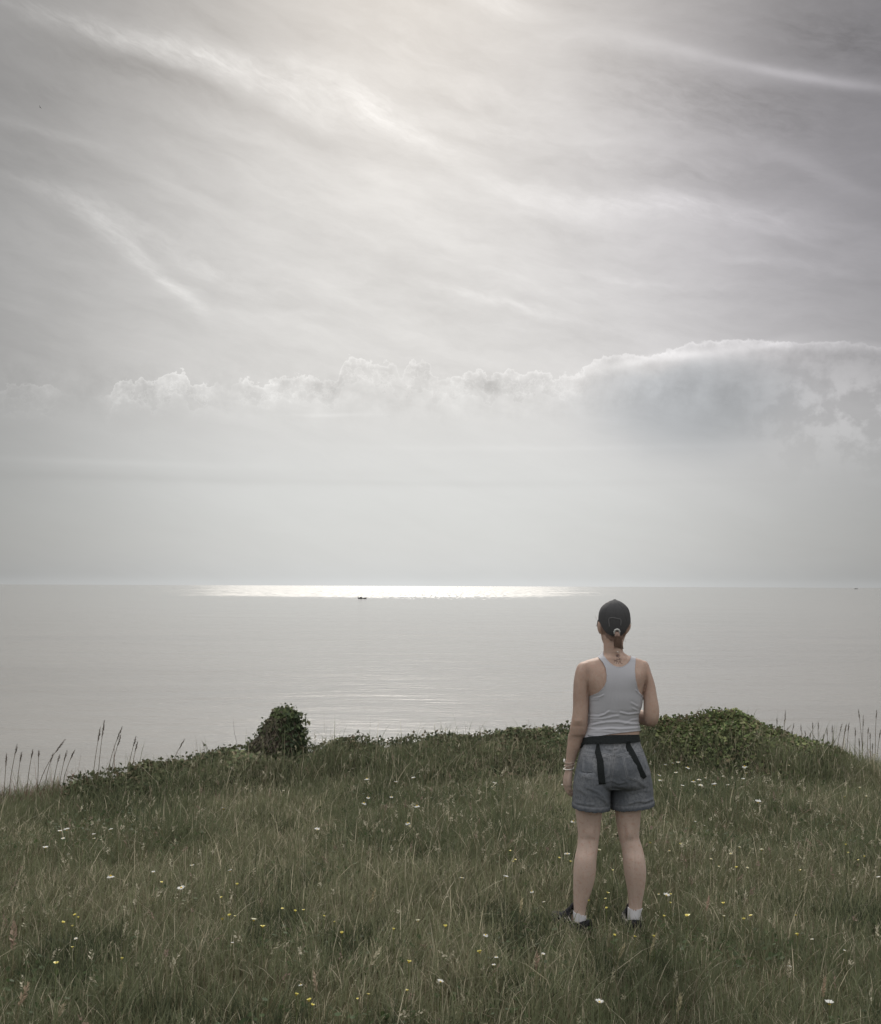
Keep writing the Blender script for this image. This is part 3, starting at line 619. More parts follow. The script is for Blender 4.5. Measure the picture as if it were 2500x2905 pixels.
FLOW = [
 # white daisies
 ('w', 'white daisy in the loose drift beside the right hip of the shorts', [(1909, 2168, 13), (1924, 2163, 13), (1952, 2177, 16), (1918, 2192, 12), (1871, 2198, 12), (1873, 2212, 12), (1968, 2216, 16), (1984, 2213, 16), (1988, 2228, 16), (1936, 2230, 12), (2027, 2228, 17), (2065, 2227, 11), (2002, 2206, 9), (2051, 2204, 10), (1888, 2172, 10)]),
 ('w', 'small white daisy hugging the foot of the ivy mound, left of two', [(2025, 2143, 10)]), ('w', 'small faint white daisy at the foot of the ivy mound, right of two', [(2155, 2149, 9)]),
 ('w', 'tilted white daisy furthest right below the ivy mound', [(2201, 2147, 15)]), ('w', 'wide white daisy at the top of a column of three below the ivy mound', [(2113, 2174, 18)]),
 ('c', 'dull pale bloom in the middle of a column of three below the ivy mound', [(2117, 2194, 11)]), ('w', 'small white daisy at the bottom of a column of three below the ivy mound', [(2109, 2212, 12)]),
 ('w', 'lone wide white daisy in open grass right of the shorts hem', [(2151, 2277, 20)]), ('c', 'faint pale daisy in thin grass high on the right slope', [(2278, 2170, 9), (2238, 2170, 9)]),
 ('c', 'faint pale daisy near the right border level with the shorts', [(2397, 2261, 11), (2458, 2260, 11), (2440, 2236, 10)]), ('w', 'tiny white bloom in the grass beside the right thigh', [(1973, 2329, 8), (1999, 2343, 8)]),
 ('w', 'ragged white daisy below the ivy bank, left of a row of three', [(1041, 2209, 18)]), ('w', 'tilted white daisy below the ivy bank, middle of a row of three', [(1123, 2220, 14)]), ('w', 'pale white daisy below the ivy bank, right of a row of three', [(1174, 2208, 14)]),
 ('w', 'flat white daisy under a nodding one, left in the meadow right of the stump', [(1033, 2278, 17)]), ('w', 'nodding white daisy just above a flat one right of the stump', [(1045, 2262, 13)]), ('w', 'narrow white daisy seen edge on, between the nodding one and the woman', [(1111, 2260, 12)]),
 ('w', 'double-looking white daisy right of the narrow edge-on one', [(1183, 2286, 18)]), ('w', 'tiny white daisy in the tight trio halfway between stump and hand', [(1396, 2232, 8), (1401, 2222, 9), (1407, 2222, 9)]),
 ('w', 'flat white daisy alone in the grass straight below and left of the stump', [(634, 2295, 18)]), ('w', 'tiny white daisy directly below the stump', [(804, 2243, 8)]), ('w', 'white daisy low in mid meadow left of the thighs', [(1157, 2335, 17)]), ('c', 'dull cream bloom under the white daisy left of the thighs', [(1163, 2344, 10)]),
 ('w', 'white daisy alone in the middle of the meadow, below the ivy right of the stump', [(900, 2354, 18)]), ('w', 'white daisy in the tight clump of three on the left meadow', [(170, 2359, 14), (189, 2355, 20), (179, 2379, 13)]),
 ('w', 'white daisy of the close pair right of the clump of three', [(266, 2368, 12), (267, 2379, 11)]), ('w', 'small flat white daisy right of the close pair on the left', [(315, 2354, 13)]), ('w', 'white daisy nearest the left border of the photo', [(129, 2406, 18)]), ('w', 'little white bloom below the close pair on the left', [(193, 2422, 8)]),
 ('w', 'large cupped white daisy on the left meadow', [(314, 2485, 22)]), ('w', 'large ragged white daisy with spread petals left of centre', [(514, 2519, 23)]), ('w', 'white cupped daisy above the ragged one left of centre', [(545, 2455, 14)]), ('w', 'low white daisy right of the cupped one left of centre', [(653, 2472, 14)]),
 ('w', 'small grey-white bloom between the large cupped and the ragged daisy', [(435, 2476, 12)]), ('c', 'pale cream flower beside yellow ones left of centre', [(720, 2612, 16)]), ('w', 'tiny white bloom under the yellow flowers at lower left', [(215, 2663, 9)]), ('w', 'tiny white dot of a bloom below the middle yellow flowers', [(659, 2677, 8)]),
 ('w', 'small white petal-like bloom near the bottom, left of the whitish seed head', [(853, 2793, 10)]), ('w', 'flat white daisy at the bottom middle', [(1250, 2786, 14)]), ('c', 'dull cream bloom left of a bright yellow flower mid meadow', [(1186, 2614, 13)]),
 ('w', 'white daisy, left of two level with the knees', [(1311, 2491, 16)]), ('w', 'white daisy, right of two level with the knees', [(1435, 2490, 17)]), ('w', 'spiky white bloom left of the left shoe', [(1378, 2652, 13)]), ('w', 'small white bloom left of the left calf', [(1509, 2529, 12)]), ('w', 'tiny white bloom above the left shoe toe', [(1543, 2559, 9)]),
 ('w', 'tiny white bloom of the pair below a big yellow flower', [(1408, 2714, 9), (1401, 2739, 10)]), ('w', 'small white bloom under the left shoe', [(1541, 2708, 10)]), ('w', 'large spiky white daisy beside the left knee', [(1610, 2423, 20)]), ('w', 'white daisy peeking out beside the left thigh', [(1627, 2330, 16)]),
 ('w', 'white daisy near the bottom edge under the woman', [(1701, 2844, 18)]), ('w', 'big white daisy right of the right calf', [(1891, 2541, 20)]), ('c', 'small dull bloom left of the big daisy by the right calf', [(1869, 2536, 9)]),
 ('c', 'small off-white bloom in the scattered band right of the knees', [(1899, 2413, 11), (2074, 2422, 12), (2098, 2405, 11), (2121, 2462, 10), (2018, 2437, 11), (2161, 2412, 12), (2040, 2457, 10), (1700, 2413, 12)]),
 ('w', 'white daisy in the bottom right corner', [(2354, 2849, 19)]), ('w', 'small white bloom right of the orange-yellow flower at lower right', [(2304, 2665, 9)]), ('w', 'small white bloom on a ragged stem at lower right', [(2240, 2744, 10)]), ('w', 'tiny white bloom near the right border at lower right', [(2397, 2698, 8)]),
 ('w', 'white daisy cut by the right border', [(2493, 2490, 13)]), ('c', 'pale bloom under the yellow flower right of the calves', [(2054, 2600, 10)]),
 # yellow flowers
 ('y', 'bright yellow flower left of centre, topmost of the yellow ones there', [(673, 2510, 14)]), ('y', 'yellow flower just below and left of the topmost yellow one left of centre', [(628, 2547, 13)]), ('y', 'small yellow flower left of the low yellow pair mid meadow', [(801, 2578, 12)]),
 ('y', 'yellow flower of the low pair mid meadow', [(838, 2586, 12), (861, 2582, 12)]), ('y', 'yellow flower at the top of the loose group at lower left', [(212, 2596, 15)]), ('y', 'pale yellow flower at the left of the loose group at lower left', [(179, 2618, 15)]), ('y', 'small yellow flower lowest in the loose group at lower left', [(205, 2628, 12)]), ('y', 'yellow bud right of the top flower in the lower left group', [(222, 2604, 10)]),
 ('y', 'greenish yellow flower between two white daisies left of centre', [(459, 2503, 13)]), ('y', 'yellow flower in the spreading patch left of centre', [(651, 2598, 14), (631, 2609, 15), (667, 2600, 11)]), ('y', 'large double yellow flower right of the spreading patch', [(745, 2630, 18)]), ('y', 'tiny yellow flower above a straw seed head in mid meadow', [(920, 2600, 9)]),
 ('y', 'bright yellow flower low in mid meadow left of a square-looking one', [(970, 2648, 14)]), ('y', 'square-looking yellow flower alone in mid meadow', [(1117, 2638, 13)]), ('y', 'dull yellow bloom in a straw tuft mid meadow', [(948, 2616, 11)]), ('y', 'large yellow flower alone at the lower left', [(158, 2733, 18)]), ('y', 'dim yellow bud below the lower left group', [(205, 2688, 10)]),
 ('y', 'small yellow flower alone right of the large lower left one', [(346, 2721, 11)]), ('y', 'large yellow flower right of the whitish spiky seed head', [(1160, 2731, 16)]), ('y', 'small yellow flower near the bottom edge, left one', [(841, 2823, 13)]), ('y', 'yellow flower of the bottom-edge pair below the pinkish seed head', [(877, 2840, 15), (887, 2852, 12)]), ('y', 'yellow flower at the bottom, under the whitish seed head', [(1045, 2821, 12)]), ('y', 'tiny yellow dot left of the flower under the whitish seed head', [(1014, 2834, 8)]),
 ('y', 'dim yellow flower below the large one at the bottom middle', [(1155, 2810, 11)]), ('y', 'small yellow flower level with the knees, well left of the woman', [(1448, 2414, 12)]), ('y', 'yellow flower of the close pair left of the knees', [(1462, 2439, 12), (1457, 2444, 10)]), ('y', 'bright yellow flower beside the left knee, left of two', [(1587, 2434, 13)]), ('y', 'yellow flower touching the left calf, right of two', [(1620, 2445, 13)]),
 ('y', 'pale yellow flower between the calves, high up', [(1739, 2469, 10)]), ('y', 'bright yellow flower between the calves, upper of two', [(1725, 2534, 13)]), ('y', 'yellow flower between the calves, lower of two', [(1718, 2550, 14)]), ('y', 'pale yellow flower between the shoes', [(1721, 2577, 12)]), ('y', 'small yellow bud on a tall stem at the left ankle', [(1671, 2556, 9)]),
 ('y', 'yellow flower just above the big daisy right of the calf', [(1903, 2537, 10)]), ('y', 'yellow flower below the big daisy right of the calf', [(1903, 2562, 11)]), ('y', 'largest yellow flower right of the right shoe', [(1950, 2598, 20)]), ('y', 'bright yellow flower well right of the right calf', [(2053, 2563, 14)]), ('y', 'pale yellow flower right of the knees', [(2089, 2462, 13)]),
 ('y', 'round yellow flower, left of a low pair on the right meadow', [(2111, 2609, 14)]), ('y', 'taller yellow flower, right of a low pair on the right meadow', [(2130, 2598, 15)]), ('y', 'dull yellow flower alone on the right meadow', [(2258, 2597, 12)]), ('y', 'yellow flower level with the knees on the far right meadow', [(2270, 2470, 14)]), ('y', 'orange-yellow flower at the lower right', [(2263, 2653, 16)]),
 ('y', 'small yellow flower in the sprinkle by the right border', [(2453, 2431, 11), (2435, 2440, 10), (2400, 2397, 10), (2407, 2419, 10)]), ('y', 'bright yellow flower alone left of the left shoe', [(1264, 2629, 15)]), ('y', 'large yellow flower below and left of the left shoe', [(1361, 2703, 18)]), ('y', 'yellow flower straight below the right shoe', [(1802, 2658, 14)]),
 ('y', 'yellow flower right of and below the right shoe', [(1856, 2658, 14)]), ('y', 'dull yellow flower below the gap between the shoes', [(1744, 2654, 12)]), ('y', 'dull yellow flower beside the right ankle', [(1884, 2600, 11)]), ('y', 'small yellow flower right of the right knee, nearer one', [(1845, 2392, 12)]), ('y', 'small yellow flower right of the right knee, further one', [(1931, 2395, 11)]),
]
for kind, lab, P_ in FLOW:
    for (u, v, sz) in P_:
        flower(kind, u, v, sz, lab, {'w': 'white daisies in the meadow', 'c': 'pale dull blooms in the meadow', 'y': 'yellow flowers in the meadow'}[kind] if len(P_) == 1 else lab)

# ---------------------------------------------------------------- ivy along the brow, the ivied stump and the bramble mound
def leaves(P, N, T, size, cols, fold=.18):
    """two-quad leaves: P base points, N normals, T tip directions"""
    N = N / np.linalg.norm(N, axis=1, keepdims=True)
    T = T - N * (T * N).sum(1, keepdims=True); T = T / np.maximum(np.linalg.norm(T, axis=1, keepdims=True), 1e-6)
    B = np.cross(N, T); n = len(P)
    sh = [(0, 0, 0), (.46, .12, fold), (.34, .58, fold * .8), (0, 1, -.12), (-.34, .58, fold * .8), (-.46, .12, fold)]
    V = np.empty((n, 6, 3), np.float32)
    for k, (a, c, h) in enumerate(sh):
        V[:, k] = P + (B * a + T * c + N * h) * size[:, None]
    loops = (np.arange(n) * 6)[:, None] + np.array([0, 1, 2, 3, 0, 3, 4, 5])
    return V.reshape(-1, 3), loops.ravel(), np.full(2 * n, 4), np.repeat(cols, 6, axis=0)
def joinnp(A):
    V, L, C, K = [], [], [], []; o = 0
    for v, l, c, k in A:
        V.append(v); L.append(np.asarray(l) + o); C.append(c); K.append(k); o += len(v)
    return np.concatenate(V), np.concatenate(L), np.concatenate(C), np.concatenate(K)
def ivy_mass(x0, x1, n, pal, smin, smax, jit, seed):
    A = []
    nx = int((x1 - x0) / .06); X = np.linspace(x0, x1, nx); Ss = np.linspace(-.3, .8, 14)
    xx, ss = np.meshgrid(X, Ss, indexing='ij'); zz = bank(xx, ss, .84) + (fbm(xx * 9, ss * 9, seed) - .5) * .06
    fade = np.clip(np.minimum(xx - x0, x1 - xx) / .15, 0, 1)
    yy = ridge(xx)[0] - ss; gg = gz(xx, yy) - np.clip(yy - edge(xx), 0, 1) ** 2 * 1.2
    zz = np.maximum(zz * fade, -.05) + np.where(bank(xx, ss) < .005, -.06, 0)
    V = np.stack([xx, yy, np.maximum(zz, gg - .05)], -1).reshape(-1, 3)
    i, j = np.meshgrid(np.arange(nx - 1), np.arange(13), indexing='ij'); a = (i * 14 + j).ravel()
    Q = np.stack([a, a + 14, a + 15, a + 1], 1)
    A.append((V, Q.ravel(), np.full(len(Q), 4), np.tile([.045, .046, .028], (len(V), 1))))
    x = x0 + (x1 - x0) * rng.random(n); s = np.where(rng.random(n) < .72, rng.normal(.04, .15, n), rng.uniform(-.2, .95, n)).clip(-.28, 1.0)
    H = bank(x, s); k = H > .012; x, s, H = x[k], s[k], H[k]; n = len(x)
    lump = (fbm(x * 4, s * 4, seed + 5) - .45) * .17 * np.exp(-(s / .35) ** 2)
    z = H * (.72 + .34 * rng.random(n) ** .6) + lump * np.clip(H * 5, 0, 1)
    y = ridge(x)[0] - s
    N = np.stack([rng.normal(0, .45, n), -.22 - s * .5 + rng.normal(0, .4, n), .95 + rng.normal(0, .25, n)], 1)
    T = np.stack([rng.normal(0, 1, n), rng.normal(-.4, .8, n), rng.normal(-.35, .4, n)], 1)
    size = rng.uniform(smin, smax, n)
    pk = fbm(x * 2.2, s * 2.2, seed + 9)[:, None]
    c = np.array(pal)[rng.integers(0, len(pal), n)] * (.6 + .8 * rng.random(n))[:, None] * (1.1 + 2.0 * pk)
    A.append(leaves(np.stack([x, y, np.maximum(z, .01)], 1), N, T, size, c))
    # leafy sprigs standing proud of the top so that the outline is ragged
    m = int(n * jit); x = x0 + (x1 - x0) * rng.random(m); y, H = ridge(x); y = y + rng.normal(0, .1, m)
    z = H + np.abs(rng.normal(0, .022, m))
    A.append(leaves(np.stack([x, y, z], 1), rng.normal(0, .7, (m, 3)) + [0, -.5, .4], rng.normal(0, .6, (m, 3)) + [0, 0, .4], rng.uniform(smin * .7, smax * .8, m), np.array(pal)[rng.integers(0, len(pal), m)]))
    return joinnp(A)
IVY = [(.062, .076, .042), (.078, .090, .050), (.046, .060, .034), (.115, .122, .070), (.092, .086, .056), (.13, .11, .075)]
BRA = [(.075, .098, .042), (.100, .125, .053), (.056, .074, .036), (.145, .160, .075), (.09, .088, .05), (.12, .10, .065)]
xl, xm, xr = TX[0], float(pt(1868, 2070, 9.4).x), TX[-1]
V, L, C, K = ivy_mass(xl, xm, 26000, IVY, .020, .047, .09, 3)
tag(link('ivy_ground_cover', mesh_np('ivy', V, L, C, K), m_ivy), 'low bank of dark ivy trailing along the cliff edge behind the woman', 'ivy', kind='stuff')
V, L, C, K = ivy_mass(xm, xr, 16000, BRA, .020, .047, .12, 9)
bb_ = tag(link('bramble_bush', mesh_np('bramble', V, L, C, K), m_ivy), 'bright green rounded bramble and ivy mound on the cliff edge right of the woman', 'bush')
# bare and leafy shoots on top of the ivy
m_twig, b, p = mat('twig_bark', (.075, .058, .042), .8, .15)
def shoot(label, pts_px, Y, r, nl, name='bramble_shoot', col=0):
    P_ = [pt(u, v, Y) for u, v in pts_px]
    o = empty(name, P_[0]); tag(o, label, 'shoot', 'shoots sticking out of the ivy')
    # resample smoothly
    q = [P_[0]]
    for a_, c_ in zip(P_[:-1], P_[1:]):
        for t in (.33, .66, 1): q.append(a_.lerp(c_, t) + Vector((random.gauss(0, .002), random.gauss(0, .004), 0)))
    v, f, k = stem_faces(q, r, r * .4, (.1, .08, .06), 5)
    link('stem', mesh_list('stem', v, f), m_twig, o)
    if nl:
        Pn = np.array([q[random.randrange(len(q) // 3, len(q))] for _ in range(nl)]); n = nl
        v, l, c, k = leaves(Pn, rng.normal(0, .6, (n, 3)) + [0, -.6, .5], rng.normal(0, .7, (n, 3)), rng.uniform(.018, .036, n), np.array(BRA if col else IVY)[rng.integers(0, 4, n)])
        link('leaf_spray', mesh_np('leaf_spray', v, l, c, k), m_ivy, o)
    return o
Yb = float(edge(-.8)) - .3
shoot('curled dark shoot with buds at its tip standing over the ivy right of the stump', [(1030, 2105), (1022, 2090), (1016, 2078), (1012, 2073)], Yb, .0035, 4)
shoot('thin bare shoot arching left and forking, above the ivy right of the stump', [(1056, 2108), (1046, 2094), (1030, 2082), (1018, 2076)], Yb, .0022, 1)
shoot('leafy shoot bending left out of the ivy, midway between stump and woman', [(1158, 2104), (1154, 2096), (1146, 2093), (1138, 2097)], Yb, .0025, 5)
shoot('tall leafy shoot just right of the elbow, left end of the bramble mound', [(1882, 2062), (1878, 2050), (1875, 2042), (1877, 2036)], float(edge(2)) - .3, .003, 9, col=1)
shoot('leafy sprig on the left shoulder of the bramble mound', [(1990, 2044), (1988, 2036), (1994, 2033), (2002, 2037)], float(edge(2.6)) - .3, .0025, 6, col=1)
shoot('thin sprig with a nodding tip on top of the bramble mound', [(2056, 2030), (2058, 2022), (2062, 2019), (2067, 2023)], float(edge(2.8)) - .3, .002, 4, col=1)
shoot('leafy sprig on the right shoulder of the bramble mound', [(2078, 2036), (2082, 2031), (2087, 2031), (2091, 2035)], float(edge(2.9)) - .3, .0025, 6, col=1)
shoot('bare twig hanging from the left flank of the stump ivy', [(672, 2112), (668, 2090), (664, 2068), (662, 2040)], Yb, .0018, 0)
shoot('dark forked twig left of the stump ivy', [(598, 2150), (592, 2130), (586, 2115), (577, 2108)], Yb, .0026, 2)
shoot('dark shoot with a leaf standing against the sea left of the hand', [(1592, 2084), (1590, 2074), (1586, 2066), (1584, 2064)], Yb, .0028, 3)
shoot('small dark spike of a plant over the ivy midway to the woman', [(1273, 2094), (1273, 2086), (1274, 2078), (1274, 2072)], Yb, .0034, 2)
shoot('dark leafy spike over the ivy nearer the woman', [(1490, 2084), (1488, 2074), (1487, 2064), (1486, 2056)], Yb, .0032, 3)
# ivy-covered stump
Ys = brow(800, 2145, -.2)
st = empty('ivy_covered_stump', pt(795, 2165, Ys)); tag(st, 'broken tree stump smothered in dark ivy on the cliff edge', 'stump')
SR = [(2185, 660, 894), (2155, 680, 884), (2132, 700, 872), (2112, 708, 867), (2104, 717, 865), (2092, 735, 863), (2078, 742, 861), (2063, 748, 857), (2045, 759, 848), (2030, 768, 841), (2018, 775, 835), (2011, 785, 826)]
def slump(t, v): return .89 + .22 * float(fbm(math.cos(t) * 1.7 + 9, math.sin(t) * 1.7 + v / 26, 41))
V, Fs = [], []
for k, (v, ul, ur) in enumerate(SR):
    a_, c_ = pt(ul, v, Ys), pt(ur, v, Ys); cx, rx, z = (a_.x + c_.x) / 2, (c_.x - a_.x) / 2 * .93, a_.z
    for s in range(20):
        t = 6.283 * s / 20; rr_ = slump(t, v); V.append((cx + rx * rr_ * math.cos(t), Ys + rx * .85 * rr_ * math.sin(t), z))
for k in range(len(SR) - 1):
    for s in range(20): Fs.append((k * 20 + s, k * 20 + (s + 1) % 20, (k + 1) * 20 + (s + 1) % 20, (k + 1) * 20 + s))
Fs.append(tuple((len(SR) - 1) * 20 + s for s in range(20)))
m_bark, b, p = mat('stump_bark', (.06, .05, .038), .95, .1)
c = objco(b); bn = b.noise(b.mapping(c, sc=(40, 40, 6)), 1.0, 4, .6); b.put(p.inputs['Base Color'], b.mix(bn, (.035, .03, .024), (.10, .085, .065))); bump(b, p, bn, .8, .02)
link('trunk', mesh_list('trunk', V, Fs), m_bark, st, True)
def stump_pt(t, v):              # point on the outside of the stump
    ul = np.interp(v, [q[0] for q in SR[::-1]], [q[1] for q in SR[::-1]]); ur = np.interp(v, [q[0] for q in SR[::-1]], [q[2] for q in SR[::-1]])
    a_, c_ = pt(ul, v, Ys), pt(ur, v, Ys); return (a_.x + c_.x) / 2, (c_.x - a_.x) / 2, a_.z
n = 2600; P_, N_, T_, K_ = [], [], [], []
for _ in range(n):
    v = 2170 - 160 * random.random() ** .85; t = random.uniform(0, 6.283); cx, rx, z = stump_pt(t, v); ou = slump(t, v) * (random.uniform(.92, 1.0) + .20 * random.random() ** 8)
    P_.append((cx + rx * ou * math.cos(t), Ys + rx * .9 * ou * math.sin(t), z)); top_ = v < 2030
    N_.append((math.cos(t) + random.gauss(0, .55), math.sin(t) + random.gauss(0, .55), (1.0 if top_ else .5) + random.gauss(0, .45)))
    T_.append((random.gauss(0, .45), random.gauss(0, .4), -1 + (1.0 if top_ else 0) * random.random()))
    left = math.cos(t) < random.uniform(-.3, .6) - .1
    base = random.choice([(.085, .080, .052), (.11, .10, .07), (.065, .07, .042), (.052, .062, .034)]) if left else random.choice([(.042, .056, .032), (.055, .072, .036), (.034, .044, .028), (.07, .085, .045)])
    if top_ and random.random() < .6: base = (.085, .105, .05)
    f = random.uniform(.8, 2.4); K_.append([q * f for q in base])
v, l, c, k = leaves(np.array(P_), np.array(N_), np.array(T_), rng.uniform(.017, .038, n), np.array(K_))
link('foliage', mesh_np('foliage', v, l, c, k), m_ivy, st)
prt = []
for q in range(46):              # dry stems of the climber, mostly on the left flank
    t = random.uniform(2.6, 4.6); v0 = random.uniform(2120, 2170); v1 = v0 - random.uniform(50, 110); pts = []
    for k in range(7):
        v = max(v0 + (v1 - v0) * k / 6, 2014); tt = t + .3 * math.sin(k * .9 + q); cx, rx, z = stump_pt(tt, v)
        pts.append(Vector((cx + rx * 1.03 * slump(tt, v) * math.cos(tt), Ys + rx * .95 * slump(tt, v) * math.sin(tt), z)))
    prt.append(stem_faces(pts, .0035, .002, (.19, .165, .13), 4))
v, f, k = merge(prt); link('vine_stems', mesh_list('vine_stems', v, f, k), m_straw, st)
SPR = [(862, 2040), (868, 2060), (874, 2082), (864, 2100), (852, 2028), (884, 2112), (892, 2130), (905, 2142), (790, 2010), (812, 2006), (834, 2010), (752, 2046), (735, 2080), (706, 2112), (688, 2140), (672, 2150), (918, 2150), (650, 2160), (662, 2148), (640, 2166), (678, 2136), (700, 2120), (712, 2104), (728, 2090), (744, 2066), (626, 2172)]
for u0, v0 in SPR:               # sprays hanging free on the flanks and over the crown, each on its own twig
    P_ = np.array([pt(u0 + random.gauss(0, 4.5), v0 + random.gauss(0, 7), Ys - random.uniform(-.02, .06)) for _ in range(13)])
    v, l, c, k = leaves(P_, rng.normal(0, .7, (13, 3)) + [.3, -.5, .4], rng.normal(0, .6, (13, 3)) + [0, 0, -.5], rng.uniform(.016, .038, 13), np.array(IVY)[rng.integers(0, 4, 13)] * 1.3)
    tw = [Vector((0, 0, 0)) + pt(u0 + (795 - u0) * .25, v0 + 14, Ys), pt(u0, v0, Ys - .02), pt(u0 + random.uniform(-4, 9), v0 - random.uniform(6, 16), Ys - .02)]
    tv, tf, tk = stem_faces(tw, .0028, .0012, (.09, .075, .055), 4)
    v, l, c, k = joinnp([(v, l, c, k), (np.array([tuple(q) for q in tv], np.float32), np.array([i for q in tf for i in q]), np.full(len(tf), 4), np.array(tk))])
    link('leaf_spray', mesh_np('leaf_spray', v, l, c, k), m_ivy, st)

# ---------------------------------------------------------------- boat, ship and bird
def loft_sections(secs):
    V, Fs = [], []; m = len(secs[0])
    for s in secs: V += s
    for k in range(len(secs) - 1):
        for i in range(m): Fs.append((k * m + i, k * m + (i + 1) % m, (k + 1) * m + (i + 1) % m, (k + 1) * m + i))
    Fs.append(tuple(range(m))[::-1]); Fs.append(tuple((len(secs) - 1) * m + i for i in range(m)))
    return V, Fs
def hull(L, B, H, sheer, dft=.4):
    secs = []
    for t in np.linspace(0, 1, 13):
        w = B / 2 * (1 - abs(2 * t - .85) ** 3.2 * .55) * (1 if t < .6 else max(.04, 1 - ((t - .6) / .4) ** 2.2))
        z = H * (1 + sheer * (abs(2 * t - 1) ** 2.2)); x = (t - .5) * L; rake = (.06 * L if t == 1 else 0)
        secs.append([(x + rake, -w, z), (x, -w * .75, -dft), (x, w * .75, -dft), (x + rake, w, z), (x, w * .9, z * .8), (x, -w * .9, z * .8)])
    return loft_sections(secs)
def box(x0, x1, y0, y1, z0, z1, top=.9):
    cx, cy = (x0 + x1) / 2, (y0 + y1) / 2
    f = lambda x, y, t: (cx + (x - cx) * t, cy + (y - cy) * t)
    V = [(*f(x, y, 1), z0) for x, y in ((x0, y0), (x1, y0), (x1, y1), (x0, y1))] + [(*f(x, y, top), z1) for x, y in ((x0, y0), (x1, y0), (x1, y1), (x0, y1))]
    return V, [(0, 3, 2, 1), (4, 5, 6, 7), (0, 1, 5, 4), (1, 2, 6, 5), (2, 3, 7, 6), (3, 0, 4, 7)]
m_hull, b, p = mat('boat_paint', (.035, .033, .038), .5, .4); m_cabin, b, p = mat('cabin_paint', (.06, .058, .065), .5, .4); m_ship, b, p = mat('hazed_ship_paint', (.28, .29, .29), .6, .3); m_glass, b, p = mat('wheelhouse_glass', (.02, .02, .025), .1, .5)  # ship grey lightened for distance: haze put into its colour
def at(parent, name, vf, m, o, sub=None):
    ob = bpy.data.objects.new(name, mesh_list(name, *vf)); COL.objects.link(ob); ob.data.materials.append(m); ob.parent = sub or o; return ob
bp = ptz(1028, 1698.5, SEA); sc = bp.y / F
L_ = 24 * sc
bo_ = empty('fishing_boat', bp); tag(bo_, 'small dark fishing boat on the glittering band of sea below the horizon', 'boat'); bo_.rotation_euler = (0, 0, math.pi)
at(None, 'hull', hull(L_, L_ * .24, 2.2 * sc, .75, .5), m_hull, bo_)
cb = at(None, 'cabin', box(.02 * L_, .26 * L_, -L_ * .07, L_ * .07, 1.8 * sc, 5.0 * sc, .9), m_cabin, bo_)
at(None, 'window', box(.255 * L_, .262 * L_, -L_ * .05, L_ * .05, 3.4 * sc, 4.5 * sc, 1), m_glass, bo_, cb)
at(None, 'mast', box(.11 * L_, .125 * L_, -.12, .12, 5.0 * sc, 8.6 * sc, .6), m_hull, bo_)
at(None, 'rail', box(-.46 * L_, -.2 * L_, L_ * .09, L_ * .1, 2.2 * sc, 2.9 * sc, 1), m_hull, bo_)
at(None, 'gallows', box(-.42 * L_, -.40 * L_, -L_ * .08, L_ * .08, 2.2 * sc, 4.0 * sc, .9), m_hull, bo_)
dd = 19000.0; d = ray(2429, 1669); sp = CAM + d * (dd / d.y); sp.z = SEA; sc = dd / F; L_ = 10 * sc
sh = empty('cargo_ship', sp); tag(sh, 'tiny grey ship far off on the horizon at the right', 'ship')
at(None, 'hull', hull(L_, L_ * .16, 1.6 * sc, .2, 2), m_ship, sh)
at(None, 'superstructure', box(-.30 * L_, -.12 * L_, -L_ * .06, L_ * .06, 1.5 * sc, 3.0 * sc, .9), m_ship, sh)
at(None, 'cargo', box(-.08 * L_, .34 * L_, -L_ * .06, L_ * .06, 1.5 * sc, 2.3 * sc, .96), m_ship, sh)
at(None, 'funnel', box(-.28 * L_, -.24 * L_, -L_ * .02, L_ * .02, 3.0 * sc, 3.6 * sc, .8), m_ship, sh)
m_bird, b, p = mat('bird_plumage', (.05, .047, .045), .8, .1)
q = pt(114, 304, 90.0); s_ = 90 / F * 3.2
bm = bmesh.new(); bv = []
secs = []
for t, r_ in ((-1, .03), (-.75, .14), (-.3, .22), (.25, .20), (.6, .13), (.8, .13), (1.0, .03)):
    secs.append([(r_ * math.cos(a) * .9, t, r_ * math.sin(a)) for a in np.linspace(0, 2 * math.pi, 9)[:-1]])
V, Fs = loft_sections(secs)
for sg in (-1, 1):               # swept wings, tips lifted
    o_ = len(V)
    W_ = [(.1, .35, .05, .5), (.7, .40, .28, .48), (1.4, .10, .42, .34), (2.0, -.25, .40, .06)]
    for x_, y_, z_, ch in W_: V += [(sg * x_, y_, z_ + .03), (sg * x_, y_ - ch, z_), (sg * x_, y_ - ch * .5, z_ - .03)]
    for k in range(3):
        for i in range(3): Fs.append((o_ + k * 3 + i, o_ + k * 3 + (i + 1) % 3, o_ + k * 3 + 3 + (i + 1) % 3, o_ + k * 3 + 3 + i))
    Fs.append((o_ + 9, o_ + 10, o_ + 11)); Fs.append((o_, o_ + 1, o_ + 2))
Mb = Matrix.Translation(q) @ Matrix.Rotation(R(60), 4, 'Z') @ Matrix.Rotation(R(35), 4, 'Y') @ Matrix.Scale(s_, 4)
ob = link('bird', mesh_list('bird', V, Fs), m_bird, smooth=True); ob.matrix_world = Mb
tag(ob, 'tiny dark bird gliding high in the sky at the upper left', 'bird')

